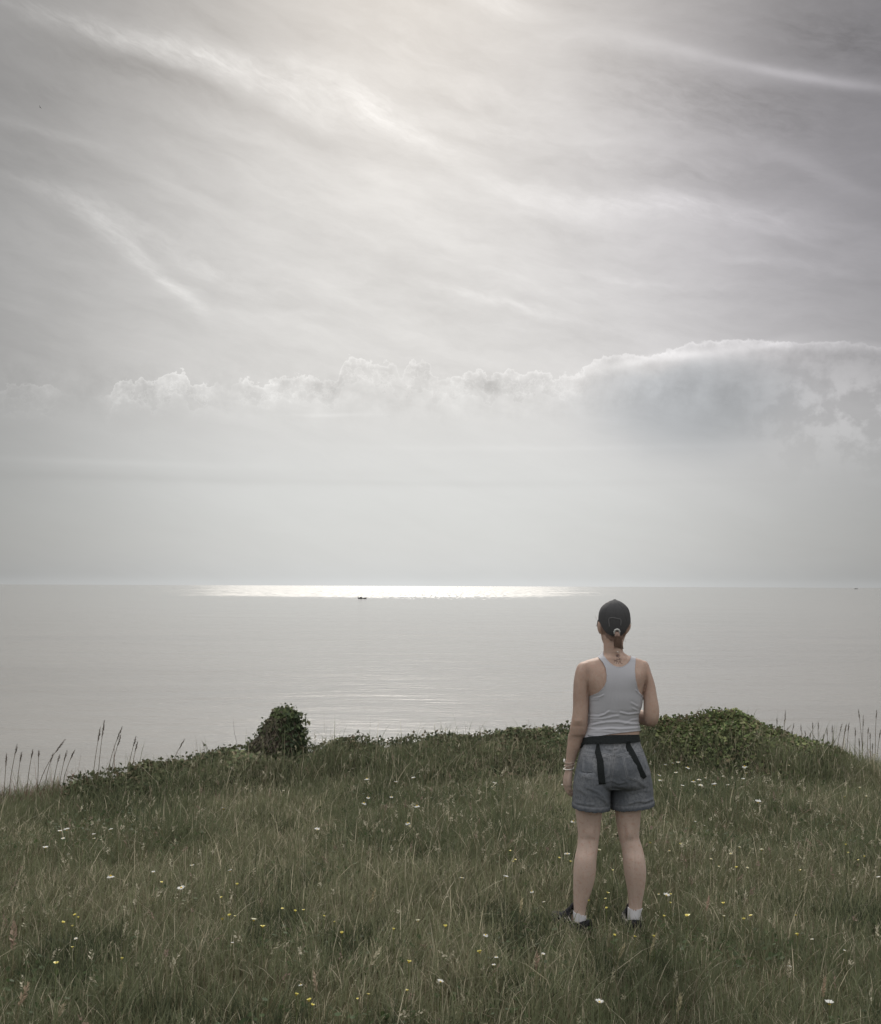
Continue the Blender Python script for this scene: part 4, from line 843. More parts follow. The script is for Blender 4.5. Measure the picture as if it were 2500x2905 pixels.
# ---------------------------------------------------------------- the woman
def c1(X, Y): return 1550 + .21312 * X, 1670 + .21312 * Y       # readings taken in enlarged views of the photograph
def c2(X, Y): return 1560 + .19307 * X, 2050 + .19307 * Y
def c3(X, Y): return 1530 + .20751 * X, 2350 + .20751 * Y
def c4(X, Y): return 1660 + .09654 * X, 1690 + .09654 * Y
def rows_px(c, rows):            # (Y, XL, XR, yc, ry) -> photo pixels
    out = []
    for r in rows:
        ul, v = c(r[1], r[0]); ur, _ = c(r[2], r[0]); out.append((ul, ur, v, r[3], r[4]))
    return out
def catmull(a, n):
    a = np.asarray(a, float); m = len(a); o = []
    for i in range(m - 1):
        p0, p1, p2, p3 = a[max(i - 1, 0)], a[i], a[i + 1], a[min(i + 2, m - 1)]
        for t in np.linspace(0, 1, n, endpoint=False):
            o.append(.5 * (2 * p1 + (p2 - p0) * t + (2 * p0 - 5 * p1 + 4 * p2 - p3) * t * t + (3 * p1 - p0 - 3 * p2 + p3) * t ** 3))
    o.append(a[-1]); return np.array(o)
def loft(rows, n=2.2, sub=4, seg=36, caps=True, off=0.0):
    Rr = catmull(rows, sub); V, Fs = [], []
    for ul, ur, v, yc, ry in Rr:
        a, c = pt(ul, v, D + yc), pt(ur, v, D + yc)
        cx, rx, cz = (a.x + c.x) / 2, abs(c.x - a.x) / 2 + off, (a.z + c.z) / 2
        for s in range(seg):
            t = 2 * math.pi * s / seg; ct, st_ = math.cos(t), math.sin(t)
            V.append((cx + rx * math.copysign(abs(ct) ** (2 / n), ct), D + yc + (ry + off) * math.copysign(abs(st_) ** (2 / n), st_), cz))
    m = len(Rr)
    for k in range(m - 1):
        for s in range(seg): Fs.append((k * seg + s, (k + 1) * seg + s, (k + 1) * seg + (s + 1) % seg, k * seg + (s + 1) % seg))
    if caps:
        Fs.append(tuple(range(seg))); Fs.append(tuple((m - 1) * seg + s for s in range(seg))[::-1])
    return V, Fs
def tube(pts, radii, seg=14, flat=None):
    """tapered tube along 3-D points with rounded ends; flat = list of (rx scale along a side vector)"""
    P_ = [Vector(q) for q in pts]; Rr = list(radii)
    A = catmull([(*q, r) for q, r in zip(P_, Rr)], 4)
    P_ = [Vector(a[:3]) for a in A]; Rr = [a[3] for a in A]
    d0 = (P_[1] - P_[0]).normalized(); d1 = (P_[-1] - P_[-2]).normalized()
    P_ = [P_[0] - d0 * Rr[0] * .8, P_[0] - d0 * Rr[0] * .45] + P_ + [P_[-1] + d1 * Rr[-1] * .45, P_[-1] + d1 * Rr[-1] * .8]
    Rr = [Rr[0] * .45, Rr[0] * .85] + Rr + [Rr[-1] * .85, Rr[-1] * .45]
    V, Fs = [], []; n = len(P_); si = None
    for k in range(n):
        ax = (P_[min(k + 1, n - 1)] - P_[max(k - 1, 0)]).normalized()
        si = ax.orthogonal().normalized() if si is None else (si - ax * si.dot(ax)).normalized()
        up = ax.cross(si)
        for s in range(seg):
            t = 2 * math.pi * s / seg; V.append(tuple(P_[k] + (si * math.cos(t) + up * math.sin(t)) * Rr[k]))
    for k in range(n - 1):
        for s in range(seg): Fs.append((k * seg + s, k * seg + (s + 1) % seg, (k + 1) * seg + (s + 1) % seg, (k + 1) * seg + s))
    Fs.append(tuple(range(seg))[::-1]); Fs.append(tuple((n - 1) * seg + s for s in range(seg)))
    return V, Fs
def ellipsoid(c, r, rot_=None, seg=18, rings=12):
    V, Fs = [], []; M_ = rot_ or Matrix.Identity(3)
    for k in range(1, rings):
        ph = math.pi * k / rings
        for s in range(seg):
            t = 2 * math.pi * s / seg
            V.append(tuple(Vector(c) + M_ @ Vector((r[0] * math.sin(ph) * math.cos(t), r[1] * math.sin(ph) * math.sin(t), r[2] * math.cos(ph)))))
    for k in range(rings - 2):
        for s in range(seg): Fs.append((k * seg + s, (k + 1) * seg + s, (k + 1) * seg + (s + 1) % seg, k * seg + (s + 1) % seg))
    Fs.append(tuple(range(seg))); Fs.append(tuple((rings - 2) * seg + s for s in range(seg))[::-1])
    return V, Fs
def cat(parts):
    V, Fs = [], []
    for v, f in parts:
        o = len(V); V += [tuple(q) for q in v]; Fs += [tuple(i + o for i in q) for q in f]
    return V, Fs
def remesh(parts, voxel, smooth_it):
    me = mesh_list('tmp', *cat(parts))
    bm = bmesh.new(); bm.from_mesh(me); bmesh.ops.recalc_face_normals(bm, faces=bm.faces); bm.to_mesh(me); bm.free()
    o = bpy.data.objects.new('tmp', me); COL.objects.link(o)
    r = o.modifiers.new('r', 'REMESH'); r.mode = 'VOXEL'; r.voxel_size = voxel
    if smooth_it:
        s = o.modifiers.new('s', 'SMOOTH'); s.factor = .5; s.iterations = smooth_it
    dg = bpy.context.evaluated_depsgraph_get(); ev = o.evaluated_get(dg); m2 = bpy.data.meshes.new_from_object(ev)
    bpy.data.objects.remove(o); bpy.data.meshes.remove(me)
    return m2
def arrays(me):
    V = np.empty(len(me.vertices) * 3); me.vertices.foreach_get('co', V); V = V.reshape(-1, 3)
    N = np.empty(len(me.vertices) * 3, np.float32); me.vertex_normals.foreach_get('vector', N); N = N.reshape(-1, 3).astype(float)
    me.calc_loop_triangles(); T = np.empty(len(me.loop_triangles) * 3, np.int32); me.loop_triangles.foreach_get('vertices', T)
    return V, N, T.reshape(-1, 3)
def clip(V, T, f, extra=()):
    """keep the part of a triangle mesh where f >= 0; extra per-vertex arrays are carried along"""
    V = list(map(tuple, V)); ex = [list(e) for e in extra]; f = np.asarray(f); out = []; cache = {}
    ins = f >= 0
    def cut(a, c):
        key = (min(a, c), max(a, c))
        if key not in cache:
            t = f[a] / (f[a] - f[c]); t = min(max(t, 0), 1)
            V.append(tuple(V[a][i] + (V[c][i] - V[a][i]) * t for i in range(3)))
            for e in ex: e.append(e[a] + (e[c] - e[a]) * t)
            cache[key] = len(V) - 1
        return cache[key]
    cnt = ins[T].sum(1)
    out += [tuple(t) for t in T[cnt == 3]]
    for t in T[(cnt > 0) & (cnt < 3)]:
        poly = []
        for i in range(3):
            a, c = int(t[i]), int(t[(i + 1) % 3])
            if ins[a]: poly.append(a)
            if ins[a] != ins[c]: poly.append(cut(a, c))
        if len(poly) >= 3: out.append(tuple(poly))
    used = sorted({i for q in out for i in q}); mp = {a: k for k, a in enumerate(used)}
    return [V[i] for i in used], [tuple(mp[i] for i in q) for q in out], [np.array([e[i] for i in used]) for e in ex]
def inv(c):                      # photo pixel -> reading coordinates
    (x0, y0), (x1, _) = c(0, 0), c(1, 0); s = x1 - x0
    return lambda u, v: ((u - x0) / s, (v - y0) / s)
i1, i2, i3, i4 = inv(c1), inv(c2), inv(c3), inv(c4)
def blob(X, Y, cx, cy, sx, sy, ang=0.0):
    ca, sa = math.cos(ang), math.sin(ang); dx_, dy_ = X - cx, Y - cy
    return np.exp(-(((dx_ * ca + dy_ * sa) / sx) ** 2 + ((-dx_ * sa + dy_ * ca) / sy) ** 2))
def polyd(X, Y, P_):             # distance to a polyline
    d = np.full(X.shape, 1e9)
    for (a, c), (e, f) in zip(P_[:-1], P_[1:]):
        L2 = (e - a) ** 2 + (f - c) ** 2; t = np.clip(((X - a) * (e - a) + (Y - c) * (f - c)) / L2, 0, 1)
        d = np.minimum(d, np.hypot(X - a - t * (e - a), Y - c - t * (f - c)))
    return d

# skeleton rows: (Y, left, right, forward offset, half depth)
TORSO = rows_px(c1, [(840, 775, 1020, .012, .048), (880, 742, 1075, .006, .055), (915, 690, 1160, .0, .060), (940, 600, 1260, .0, .062), (965, 520, 1310, .0, .066), (1000, 470, 1340, .0, .074), (1060, 455, 1352, .0, .086), (1150, 480, 1340, .0, .098), (1250, 505, 1312, .0, .104),
                     (1350, 535, 1285, .002, .106), (1440, 567, 1270, .004, .108), (1550, 570, 1256, .006, .106), (1650, 568, 1222, .008, .102), (1720, 566, 1214, .008, .100), (1790, 562, 1218, .008, .100), (1880, 540, 1236, .006, .103)]) + \
        rows_px(c2, [(240, 500, 1305, .004, .107), (330, 482, 1325, .002, .110), (450, 455, 1365, .0, .114), (600, 430, 1400, .0, .116), (750, 405, 1430, .0, .112), (880, 430, 1420, .0, .10)])
LLEG = rows_px(c2, [(650, 430, 850, .0, .10), (800, 405, 845, .0, .096), (1000, 392, 820, .0, .084), (1270, 380, 772, .002, .074), (1400, 390, 760, .003, .068), (1500, 402, 746, .004, .063), (1650, 417, 732, .004, .057), (1750, 414, 716, .002, .054), (1850, 400, 706, -.004, .055)]) + \
       rows_px(c3, [(400, 490, 783, -.013, .060), (560, 472, 776, -.014, .060), (700, 467, 757, -.010, .055), (850, 467, 716, -.004, .047), (1000, 470, 662, .0, .040), (1090, 473, 640, .002, .037), (1180, 478, 630, .004, .037), (1290, 480, 628, .008, .038)])
RLEG = rows_px(c2, [(650, 960, 1400, .012, .10), (800, 935, 1392, .012, .096), (1000, 940, 1362, .012, .084), (1270, 957, 1340, .012, .074), (1400, 972, 1330, .012, .068), (1500, 986, 1324, .012, .063), (1650, 1008, 1310, .012, .057), (1740, 1030, 1328, .010, .054), (1850, 1056, 1364, .006, .055)]) + \
       rows_px(c3, [(400, 1145, 1440, -.003, .060), (560, 1158, 1461, -.004, .060), (700, 1180, 1455, .0, .055), (850, 1207, 1435, .006, .047), (980, 1222, 1411, .010, .040), (1080, 1226, 1398, .012, .037), (1170, 1224, 1372, .014, .037), (1290, 1225, 1360, .016, .038)])
LARM = rows_px(c1, [(968, 520, 600, .0, .030), (985, 462, 615, .0, .042), (1020, 422, 605, .0, .048), (1070, 400, 596, -.002, .051), (1140, 383, 582, -.004, .052), (1250, 366, 568, -.006, .050), (1400, 358, 566, -.008, .046), (1550, 357, 564, -.010, .043), (1650, 352, 560, -.012, .042), (1720, 343, 556, -.012, .042), (1780, 331, 554, -.010, .042), (1850, 318, 548, -.004, .042), (1930, 305, 532, .004, .041)]) + \
       rows_px(c2, [(200, 268, 512, .012, .038), (330, 258, 468, .020, .034), (430, 246, 424, .028, .030), (520, 240, 388, .034, .026), (600, 232, 362, .038, .025), (660, 222, 348, .040, .026)])
RARM = rows_px(c1, [(955, 1235, 1300, .0, .030), (970, 1225, 1335, .0, .042), (1005, 1228, 1358, .0, .048), (1060, 1240, 1376, -.002, .051), (1120, 1258, 1394, -.006, .052), (1200, 1280, 1422, -.012, .050), (1280, 1295, 1444, -.018, .048), (1430, 1296, 1472, -.030, .046), (1560, 1298, 1496, -.036, .045), (1650, 1296, 1503, -.036, .045), (1740, 1306, 1494, -.032, .043), (1800, 1330, 1470, -.026, .036), (1828, 1370, 1432, -.02, .022)])
def q1(X, Y, yo): return tuple(pt(*c1(X, Y), D + yo))
def q2(X, Y, yo): return tuple(pt(*c2(X, Y), D + yo))
HEAD = rows_px(c1, [(172, 868, 950, .02, .035), (190, 820, 995, .02, .058), (225, 778, 1032, .02, .075), (285, 742, 1075, .02, .088), (350, 726, 1095, .021, .095), (420, 720, 1100, .022, .097), (500, 720, 1096, .026, .094), (560, 726, 1080, .034, .086), (620, 733, 1052, .042, .078), (680, 744, 1032, .052, .068), (735, 766, 1012, .060, .056), (768, 812, 975, .066, .040)])
NECK = rows_px(c1, [(560, 775, 1020, .008, .058), (650, 756, 1026, .010, .056), (700, 762, 1024, .010, .055), (780, 765, 1021, .008, .054), (850, 762, 1026, .006, .055), (900, 730, 1090, .004, .058)])
parts = [loft(TORSO, 2.35), loft(LLEG, 2.05), loft(RLEG, 2.05), loft(LARM, 2.0), loft(RARM, 2.0), loft(HEAD, 2.1), loft(NECK, 2.0)]
# right forearm folded across the front, hand at the belly
el_, wr_ = q1(1392, 1735, -.005), q1(1120, 1690, .175)
parts.append(tube([el_, q1(1340, 1722, .045), q1(1240, 1706, .105), wr_], [.040, .042, .036, .025]))
hc = Vector(wr_)
def hand(w, fwd, side, curl, spread=1.0):
    """palm, four unequal fingers and a thumb; w wrist, fwd along the hand, side towards the little finger, curl towards the palm"""
    w, fwd, side, curl = Vector(w), Vector(fwd).normalized(), Vector(side).normalized(), Vector(curl).normalized(); o = []
    for k in range(4):
        t = (k - 1.5) / 1.5
        a = w + side * .011 * t; kn = w + fwd * (.088 - .006 * t * t - .004 * t) + side * .028 * t * spread
        o.append(tube([a, a.lerp(kn, .55) + curl * -.003, kn], [.0135, .0145, .0110]))
        L_ = (.038, .044, .041, .031)[k]
        p1 = kn + (fwd * .94 + curl * .34) * L_; p2 = p1 + (fwd * .62 + curl * .78) * L_ * .72; p3 = p2 + (fwd * .25 + curl * .96) * L_ * .52
        r = (.0083, .0086, .0082, .0070)[k]
        o.append(tube([kn, p1, p2, p3], [r * 1.12, r, r * .92, r * .78], 12))
    b0 = w - side * .014 + fwd * .012 + curl * .006; b1 = b0 - side * .026 + fwd * .034 + curl * .012; b2 = b1 - side * .006 + fwd * .032 + curl * .014; b3 = b2 + fwd * .024 + curl * .012 + side * .004
    o.append(tube([b0, b1, b2, b3], [.015, .0115, .0092, .0078], 12))
    return o
lw = pt(*c2(286, 690), D + .040)
# left hand hangs with its back to the outside: the little-finger edge faces the camera
lf = (pt(*c2(262, 880), D + .052) - lw)
hl = hand(lw, lf, (.30, -.95, 0), (.92, .30, .1))
hr = hand(wr_, (-.9, .25, .05), (0, .2, -1), (-.25, -.95, 0))
parts += hl + hr
# ears, nose, lips, chin, brow
for rows in ([(428, 700, 728, .030, .014), (460, 688, 734, .032, .026), (510, 681, 738, .032, .028), (560, 690, 738, .030, .022), (602, 708, 738, .026, .011)], [(462, 1090, 1126, .036, .012), (495, 1078, 1127, .038, .022), (540, 1066, 1114, .036, .024), (580, 1055, 1088, .032, .018), (606, 1044, 1066, .028, .010)]):
    parts.append(loft(rows_px(c1, rows), 2.0, 3, 20))
parts += [tube([q1(898, 470, .115), q1(895, 540, .128), q1(893, 580, .134)], [.009, .012, .013]), ellipsoid(q1(897, 648, .118), (.020, .010, .008)), ellipsoid(q1(900, 720, .104), (.020, .016, .014)),
          tube([q1(800, 450, .096), q1(898, 448, .112), q1(1000, 450, .100)], [.010, .011, .010]), ellipsoid(q1(835, 480, .098), (.013, .010, .010)), ellipsoid(q1(960, 480, .100), (.013, .010, .010))]
# calf, heel and toes inside the shoes
def foot(rows_last, dirv, L_):
    a = Vector(rows_last); d = Vector(dirv).normalized()
    return [tube([a + d * .004, a + d * .03, a + d * (L_ * .30), a + d * (L_ * .48) + Vector((0, 0, -.016))], [.020, .024, .022, .016])]
def ank(c, x0, x1, y): a, e = c(x0, y), c(x1, y); return (pt(*a, D) + pt(*e, D)) / 2
LDIR = Vector((-.56, .83, 0)); RDIR = Vector((.10, 1.0, 0))
la = ank(c3, 478, 630, 1290); la.z = .040; ra = ank(c3, 1228, 1372, 1290); ra.z = .040; ra.y += .014
parts += foot(la, LDIR, .22) + foot(ra, RDIR, .22)
body_me = remesh(parts, .0034, 7)
V, N, T = arrays(body_me)
u, v = proj(V); X1, Y1 = i1(u, v); X2, Y2 = i2(u, v); X3, Y3 = i3(u, v)
bk = np.clip(-N[:, 1] * 1.5, 0, 1)                       # faces the camera
dsp = np.zeros(len(V))
for (cx, cy, sx, sy, amp, ang) in [(640, 1190, 120, 150, .007, .25), (1180, 1180, 85, 130, .006, -.2), (745, 1260, 30, 120, -.003, -.2), (930, 1250, 26, 300, -.006, 0), (560, 1130, 40, 90, -.003, 0), (560, 1330, 14, 110, -.006, .08), (1318, 1300, 14, 110, -.006, .25),
                                   (860, 800, 22, 90, -.002, 0), (1000, 800, 22, 90, -.002, 0), (940, 850, 30, 22, .003, 0), (420, 1832, 90, 22, -.0018, .05), (430, 1760, 50, 24, .003, 0)]:
    dsp += amp * bk * blob(X1, Y1, cx, cy, sx, sy, ang)
for (cx, cy, sx, sy, amp, ang) in [(570, 1725, 150, 45, -.0028, .06), (500, 1640, 22, 110, -.003, .05), (680, 1650, 22, 110, -.004, 0), (585, 1630, 60, 80, .004, 0), (1180, 1740, 140, 45, -.0028, -.10), (1100, 1660, 22, 110, -.004, 0), (1250, 1650, 22, 110, -.003, 0), (1170, 1630, 60, 80, .004, 0)]:
    dsp += amp * bk * blob(X2, Y2, cx, cy, sx, sy, ang)
for (cx, cy, sx, sy, amp, ang) in [(640, 460, 14, 200, -.003, .04), (560, 480, 60, 170, .003, 0), (700, 440, 50, 150, .003, 0), (1300, 470, 14, 200, -.003, -.04), (1230, 460, 60, 170, .003, 0), (1380, 480, 55, 170, .003, 0), (530, 1000, 12, 160, -.004, 0), (610, 1010, 12, 160, -.003, 0), (1270, 980, 12, 150, -.004, 0), (1350, 980, 12, 150, -.004, 0)]:
    dsp += amp * bk * blob(X3, Y3, cx, cy, sx, sy, ang)
V = V + N * dsp[:, None]
body_me.vertices.foreach_set('co', V.astype(np.float32).ravel()); body_me.update()

m_skin, b, p = mat('skin', (.5, .36, .29), .62, .22)
c = objco(b); s1 = b.noise(c, 9, 4, .6); s2 = b.noise(c, 55, 4, .6); s3 = b.noise(c, 420, 2, .5)
z_ = b.sep(c)[2]
cl = b.mix(b.smooth(s1, .35, .68), SKIN_A, SKIN_B)
cl = b.mix(b.smooth(z_, .95, .75), cl, SKIN_LEG)          # paler, less tanned legs
cl = b.mix(b.m('MULTIPLY', b.smooth(s2, .5, .72), .5), cl, (.40, .23, .18))
s4 = b.noise(c, 170, 3, .6); cl = b.mix(b.m('MULTIPLY', b.smooth(s4, .58, .70), .35), cl, (.26, .15, .10)); s5 = b.noise(c, 24, 3, .6); cl = b.mix(b.m('MULTIPLY', b.smooth(s5, .52, .70), .30), cl, (.56, .42, .35))
b.put(p.inputs['Base Color'], cl); bump(b, p, s3, .12, .002)
p.inputs['Subsurface Weight'].default_value = .12; p.inputs['Subsurface Radius'].default_value = (.012, .005, .003); p.inputs['Subsurface Scale'].default_value = .5
person = empty('person', Vector((.87, D, 0)))
tag(person, 'woman seen from behind in grey tank top, denim shorts and dark cap', 'person')
body = link('body', body_me, m_skin, person, True)
bvh_body = BVHTree.FromPolygons([Vector(q) for q in V], [tuple(t) for t in T])

# ---- tank top
tk = remesh([loft(TORSO, 2.35, off=.0)], .0036, 5)
V, N, T = arrays(tk); u, v = proj(V); X, Y = i1(u, v)
bk = np.clip(-N[:, 1] * 1.6, 0, 1); back = N[:, 1] < 0
dsp = np.full(len(V), .0050)
for (cx, cy, sx, sy, amp, ang) in [(640, 1190, 120, 150, .007, .25), (1180, 1180, 85, 130, .006, -.2), (930, 1300, 40, 300, -.003, 0)]: dsp += amp * bk * blob(X, Y, cx, cy, sx, sy, ang)
for (P_, wd, amp) in [([(575, 1690), (700, 1700), (780, 1672), (830, 1635)], 15, .0065), ([(600, 1735), (750, 1735), (880, 1700), (960, 1690)], 16, .0055), ([(990, 1645), (1090, 1668), (1215, 1648)], 13, .0075), ([(570, 1835), (680, 1800), (800, 1775), (960, 1770), (1120, 1798), (1220, 1800)], 17, .0075),
                      ([(575, 1775), (660, 1760), (740, 1765)], 12, .004), ([(560, 1860), (680, 1880), (860, 1862), (1000, 1868), (1230, 1850)], 16, .0065), ([(1040, 1800), (1130, 1750), (1215, 1735)], 13, .004), ([(640, 1455), (720, 1440), (760, 1415)], 12, .004), ([(620, 1480), (700, 1470)], 12, .003),
                      ([(1190, 1350), (1225, 1390), (1270, 1430)], 10, .006), ([(1130, 1520), (1200, 1560)], 14, .004), ([(1150, 1590), (1210, 1620)], 12, .0045), ([(600, 1905), (760, 1900), (900, 1905)], 12, .004), ([(870, 1640), (960, 1655)], 16, .002)]:
    d_ = polyd(X, Y, P_); dsp += .62 * amp * bk * (np.exp(-(d_ / wd) ** 2) - .45 * np.exp(-((polyd(X, Y + wd * 1.5, P_)) / wd) ** 2))
dsp += .0022 * (fbm(X / 140, Y / 34, 5) - .5) * np.clip((Y - 1450) / 200, 0, 1)
XLb = np.interp(Y, [0, 915, 930, 985, 1060, 1150, 1235, 1310, 1380, 1436, 1470, 1500], [690, 692, 700, 752, 790, 805, 800, 768, 700, 575, 400, -900])
XRb = np.interp(Y, [0, 915, 1000, 1100, 1190, 1310, 1390, 1440, 1480, 1510], [1190, 1188, 1181, 1171, 1176, 1200, 1238, 1278, 1400, 2500])
XLf = np.interp(Y, [0, 915, 1000, 1150, 1300, 1400, 1436, 1470, 1500], [690, 692, 712, 730, 700, 640, 575, 400, -900]); XRf = np.interp(Y, [0, 915, 1000, 1150, 1300, 1400, 1440, 1480, 1510], [1190, 1188, 1165, 1150, 1180, 1230, 1278, 1400, 2500])
ynb = np.interp(X, [735, 765, 800, 840, 900, 940, 980, 1015, 1055, 1090, 1115, 1131, 1160], [-800, 895, 940, 988, 1030, 1044, 1049, 1044, 1022, 990, 955, 895, -800]); ynf = np.interp(X, [735, 770, 830, 940, 1050, 1120, 1160], [-800, 895, 1180, 1250, 1180, 895, -800])
yh = np.interp(X, [400, 530, 560, 700, 900, 1240, 1400], [1995, 1990, 1980, 1966, 1930, 1895, 1885])
f = np.where(back, np.minimum.reduce([X - XLb, XRb - X, Y - ynb, yh - Y]), np.minimum.reduce([X - XLf, XRf - X, Y - ynf, yh - Y]))
nrm = np.minimum(X - XLb, XRb - X)
band = np.exp(-((np.minimum(np.minimum(np.abs(X - XLb), np.abs(XRb - X)), np.abs(Y - ynb)) - 13) / 2.5) ** 2)
hemb = np.exp(-((yh - Y - 20) / 4) ** 2)
dsp -= .0016 * (band + hemb * .6) * bk
dsp += .0012 * (np.minimum(np.minimum(X - XLb, XRb - X), Y - ynb) < 12) * bk
V = V + N * dsp[:, None]
Vc, Fc, _ = clip(V, T, f)
m_tank, b, p = mat('ribbed_cotton', (.62, .62, .66), .85, .15)
c = objco(b); x_, y_, z_ = b.sep(c)
rib = b.m('SINE', b.m('MULTIPLY', x_, 1500)); wv2 = b.noise(c, 500, 2, .5)
tn = b.noise(c, 14, 3, .5)
b.put(p.inputs['Base Color'], b.mix(tn, tuple(q * .92 for q in TANK), TANK)); bump(b, p, b.m('ADD', b.m('MULTIPLY', rib, .5), wv2), .35, .0012)
p.inputs['Sheen Weight'].default_value = .15
o = link('tank_top', mesh_list('tank_top', Vc, Fc), m_tank, person, True)
sm = o.modifiers.new('thick', 'SOLIDIFY'); sm.thickness = .0022; sm.offset = -1

# ---- denim shorts
PEL = rows_px(c2, [(150, 520, 1292, .004, .110), (200, 508, 1302, .004, .112), (250, 498, 1312, .003, .114), (330, 474, 1336, .002, .119), (450, 442, 1388, .0, .126), (600, 408, 1438, .0, .130), (750, 378, 1470, .0, .128), (880, 360, 1490, .0, .122), (940, 380, 1480, .0, .10)])
SL = rows_px(c2, [(700, 382, 800, -.004, .112), (850, 356, 880, -.012, .116), (950, 348, 888, -.014, .115), (1100, 338, 886, -.014, .113), (1240, 330, 880, -.014, .113), (1340, 328, 872, -.014, .112)])
SRr = rows_px(c2, [(700, 1020, 1462, .010, .112), (850, 925, 1492, .016, .112), (950, 905, 1504, .018, .111), (1100, 892, 1522, .018, .111), (1200, 893, 1534, .018, .111), (1340, 892, 1545, .018, .11)])
sh_me = remesh([loft(PEL, 2.4), loft(SL, 2.2), loft(SRr, 2.2)], .0036, 6)
V, N, T = arrays(sh_me); u, v = proj(V); X, Y = i2(u, v); bk = np.clip(-N[:, 1] * 1.6, 0, 1)
dsp = np.zeros(len(V))
for (cx, cy, sx, sy, amp, ang) in [(620, 720, 190, 190, .012, 0), (1190, 690, 180, 190, .010, 0), (940, 640, 26, 260, -.007, .10), (905, 980, 20, 200, -.007, .03), (960, 960, 60, 120, -.008, 0), (1010, 1090, 90, 110, -.010, .3)]: dsp += amp * bk * blob(X, Y, cx, cy, sx, sy, ang)
for (P_, wd, amp) in [([(700, 900), (800, 880), (880, 860)], 20, .004), ([(560, 960), (680, 1010), (780, 1090), (840, 1180)], 26, .006), ([(700, 1080), (800, 1150), (850, 1220)], 18, .005), ([(920, 860), (1000, 900), (1100, 880)], 20, .005), ([(1100, 830), (1150, 900), (1160, 1000)], 22, .005),
                      ([(1210, 1030), (1330, 990), (1440, 1000)], 30, .006), ([(1180, 1190), (1300, 1160), (1420, 1165), (1500, 1130)], 20, .007), ([(400, 1180), (520, 1200), (640, 1210)], 20, .004), ([(820, 380), (900, 400), (1000, 380)], 14, .004), ([(940, 420), (960, 480)], 14, .004), ([(990, 420), (1000, 490)], 12, .004),
                      ([(480, 800), (560, 820)], 30, .003), ([(1250, 830), (1350, 900), (1420, 960)], 26, .004), ([(420, 980), (520, 1040)], 30, .004)]:
    d_ = polyd(X, Y, P_); dsp += .55 * amp * bk * (np.exp(-(d_ / wd) ** 2) - .5 * np.exp(-(polyd(X, Y - wd * 1.3, P_) / wd) ** 2))
dsp += .004 * (fbm(X / 90, Y / 120, 15) - .5) + .002 * (fbm(X / 35, Y / 45, 17) - .5)
hemz = np.where(X < 885, np.interp(X, [300, 330, 450, 600, 750, 840, 885], [1222, 1238, 1274, 1302, 1322, 1312, 1250]), np.interp(X, [885, 930, 1010, 1150, 1300, 1440, 1525, 1560], [1240, 1285, 1308, 1303, 1268, 1228, 1196, 1180]))
# the hem is one tilted plane per leg in space, not a line in the picture
pl_ = [pt(*c2(330, 1236), D - .014), pt(*c2(880, 1262), D - .014)]; pr_ = [pt(*c2(893, 1262), D + .018), pt(*c2(1528, 1192), D + .018)]
zl = pl_[0].z + (V[:, 0] - pl_[0].x) / (pl_[1].x - pl_[0].x) * (pl_[1].z - pl_[0].z)
zr = pr_[0].z + (V[:, 0] - pr_[0].x) / (pr_[1].x - pr_[0].x) * (pr_[1].z - pr_[0].z)
xs_ = pt(*c2(887, 1150), D).x
hz = np.where(V[:, 0] < xs_, zl, zr)
ragg = .0055 * (vnoise(V[:, 0] * 240, V[:, 1] * 240, 3) - .5)
zt_ = pt(*c2(900, 160), D).z
ftop = zt_ - V[:, 2] + (X - 900) * 0
f = np.minimum(V[:, 2] - hz + ragg, ftop)
hem_d = V[:, 2] - hz
dsp += .0010 * np.clip(1 - np.abs(hem_d - .011) / .012, 0, 1) ** .5 - .0016 * np.exp(-((hem_d - .026) / .003) ** 2)
pockL = [(485, 468), (880, 505), (862, 760), (740, 842), (520, 790), (485, 468)]; pockR = [(1082, 508), (1398, 455), (1440, 760), (1300, 850), (1130, 800), (1082, 508)]
seams = [pockL, pockR, [(962, 320), (950, 480), (930, 640), (905, 860), (890, 1080)], [(470, 395), (700, 430), (960, 500)], [(960, 500), (1180, 440), (1390, 400)], [(455, 470), (400, 700), (365, 950), (345, 1230)], [(1385, 440), (1450, 640), (1490, 860), (1520, 1180)]]
sd = np.minimum.reduce([polyd(X, Y, s_) for s_ in seams])
dsp += bk * (.0020 * np.exp(-((sd - 9) / 8) ** 2) - .0016 * np.exp(-(sd / 4) ** 2))
V = V + N * dsp[:, None]
wear = np.clip(.55 * np.exp(-((sd - 8) / 7) ** 2) * (.4 + .9 * fbm(X / 18, Y / 18, 9)) + .5 * np.exp(-((hem_d - .02) / .006) ** 2) * fbm(X / 14, Y / 30, 4), 0, 1) * bk
dark = np.clip(np.exp(-(hem_d / .016) ** 2) * (.55 + .8 * fbm(X / 12, Y / 20, 6)) + .5 * np.exp(-(sd / 4.5) ** 2) * bk, 0, 1)
Vc, Fc, (wear, dark) = clip(V, T, f, (wear, dark))
cols = np.stack([wear, dark, np.zeros(len(wear))], 1)
m_den, b, p = mat('washed_denim', (.2, .21, .24), .85, .15)
a = b.n('ShaderNodeVertexColor', layer_name='Col'); sr_ = b.n('ShaderNodeSeparateColor'); b.put(sr_.inputs[0], a.outputs[0])
c = objco(b); d1 = b.noise(c, 7, 4, .6); d2 = b.noise(b.mapping(c, sc=(600, 600, 120)), 1.0, 3, .6); d3 = b.noise(c, 90, 3, .6)
cl = b.mix(b.smooth(d1, .40, .60), DEN_A, DEN_B); cl = b.mix(b.m('MULTIPLY', b.smooth(d3, .42, .66), .75), cl, tuple(q * .72 for q in DEN_A)); cl = b.mix(b.m('MULTIPLY', b.m('SUBTRACT', d2, .35), .5, clamp=True), cl, (.42, .43, .46))
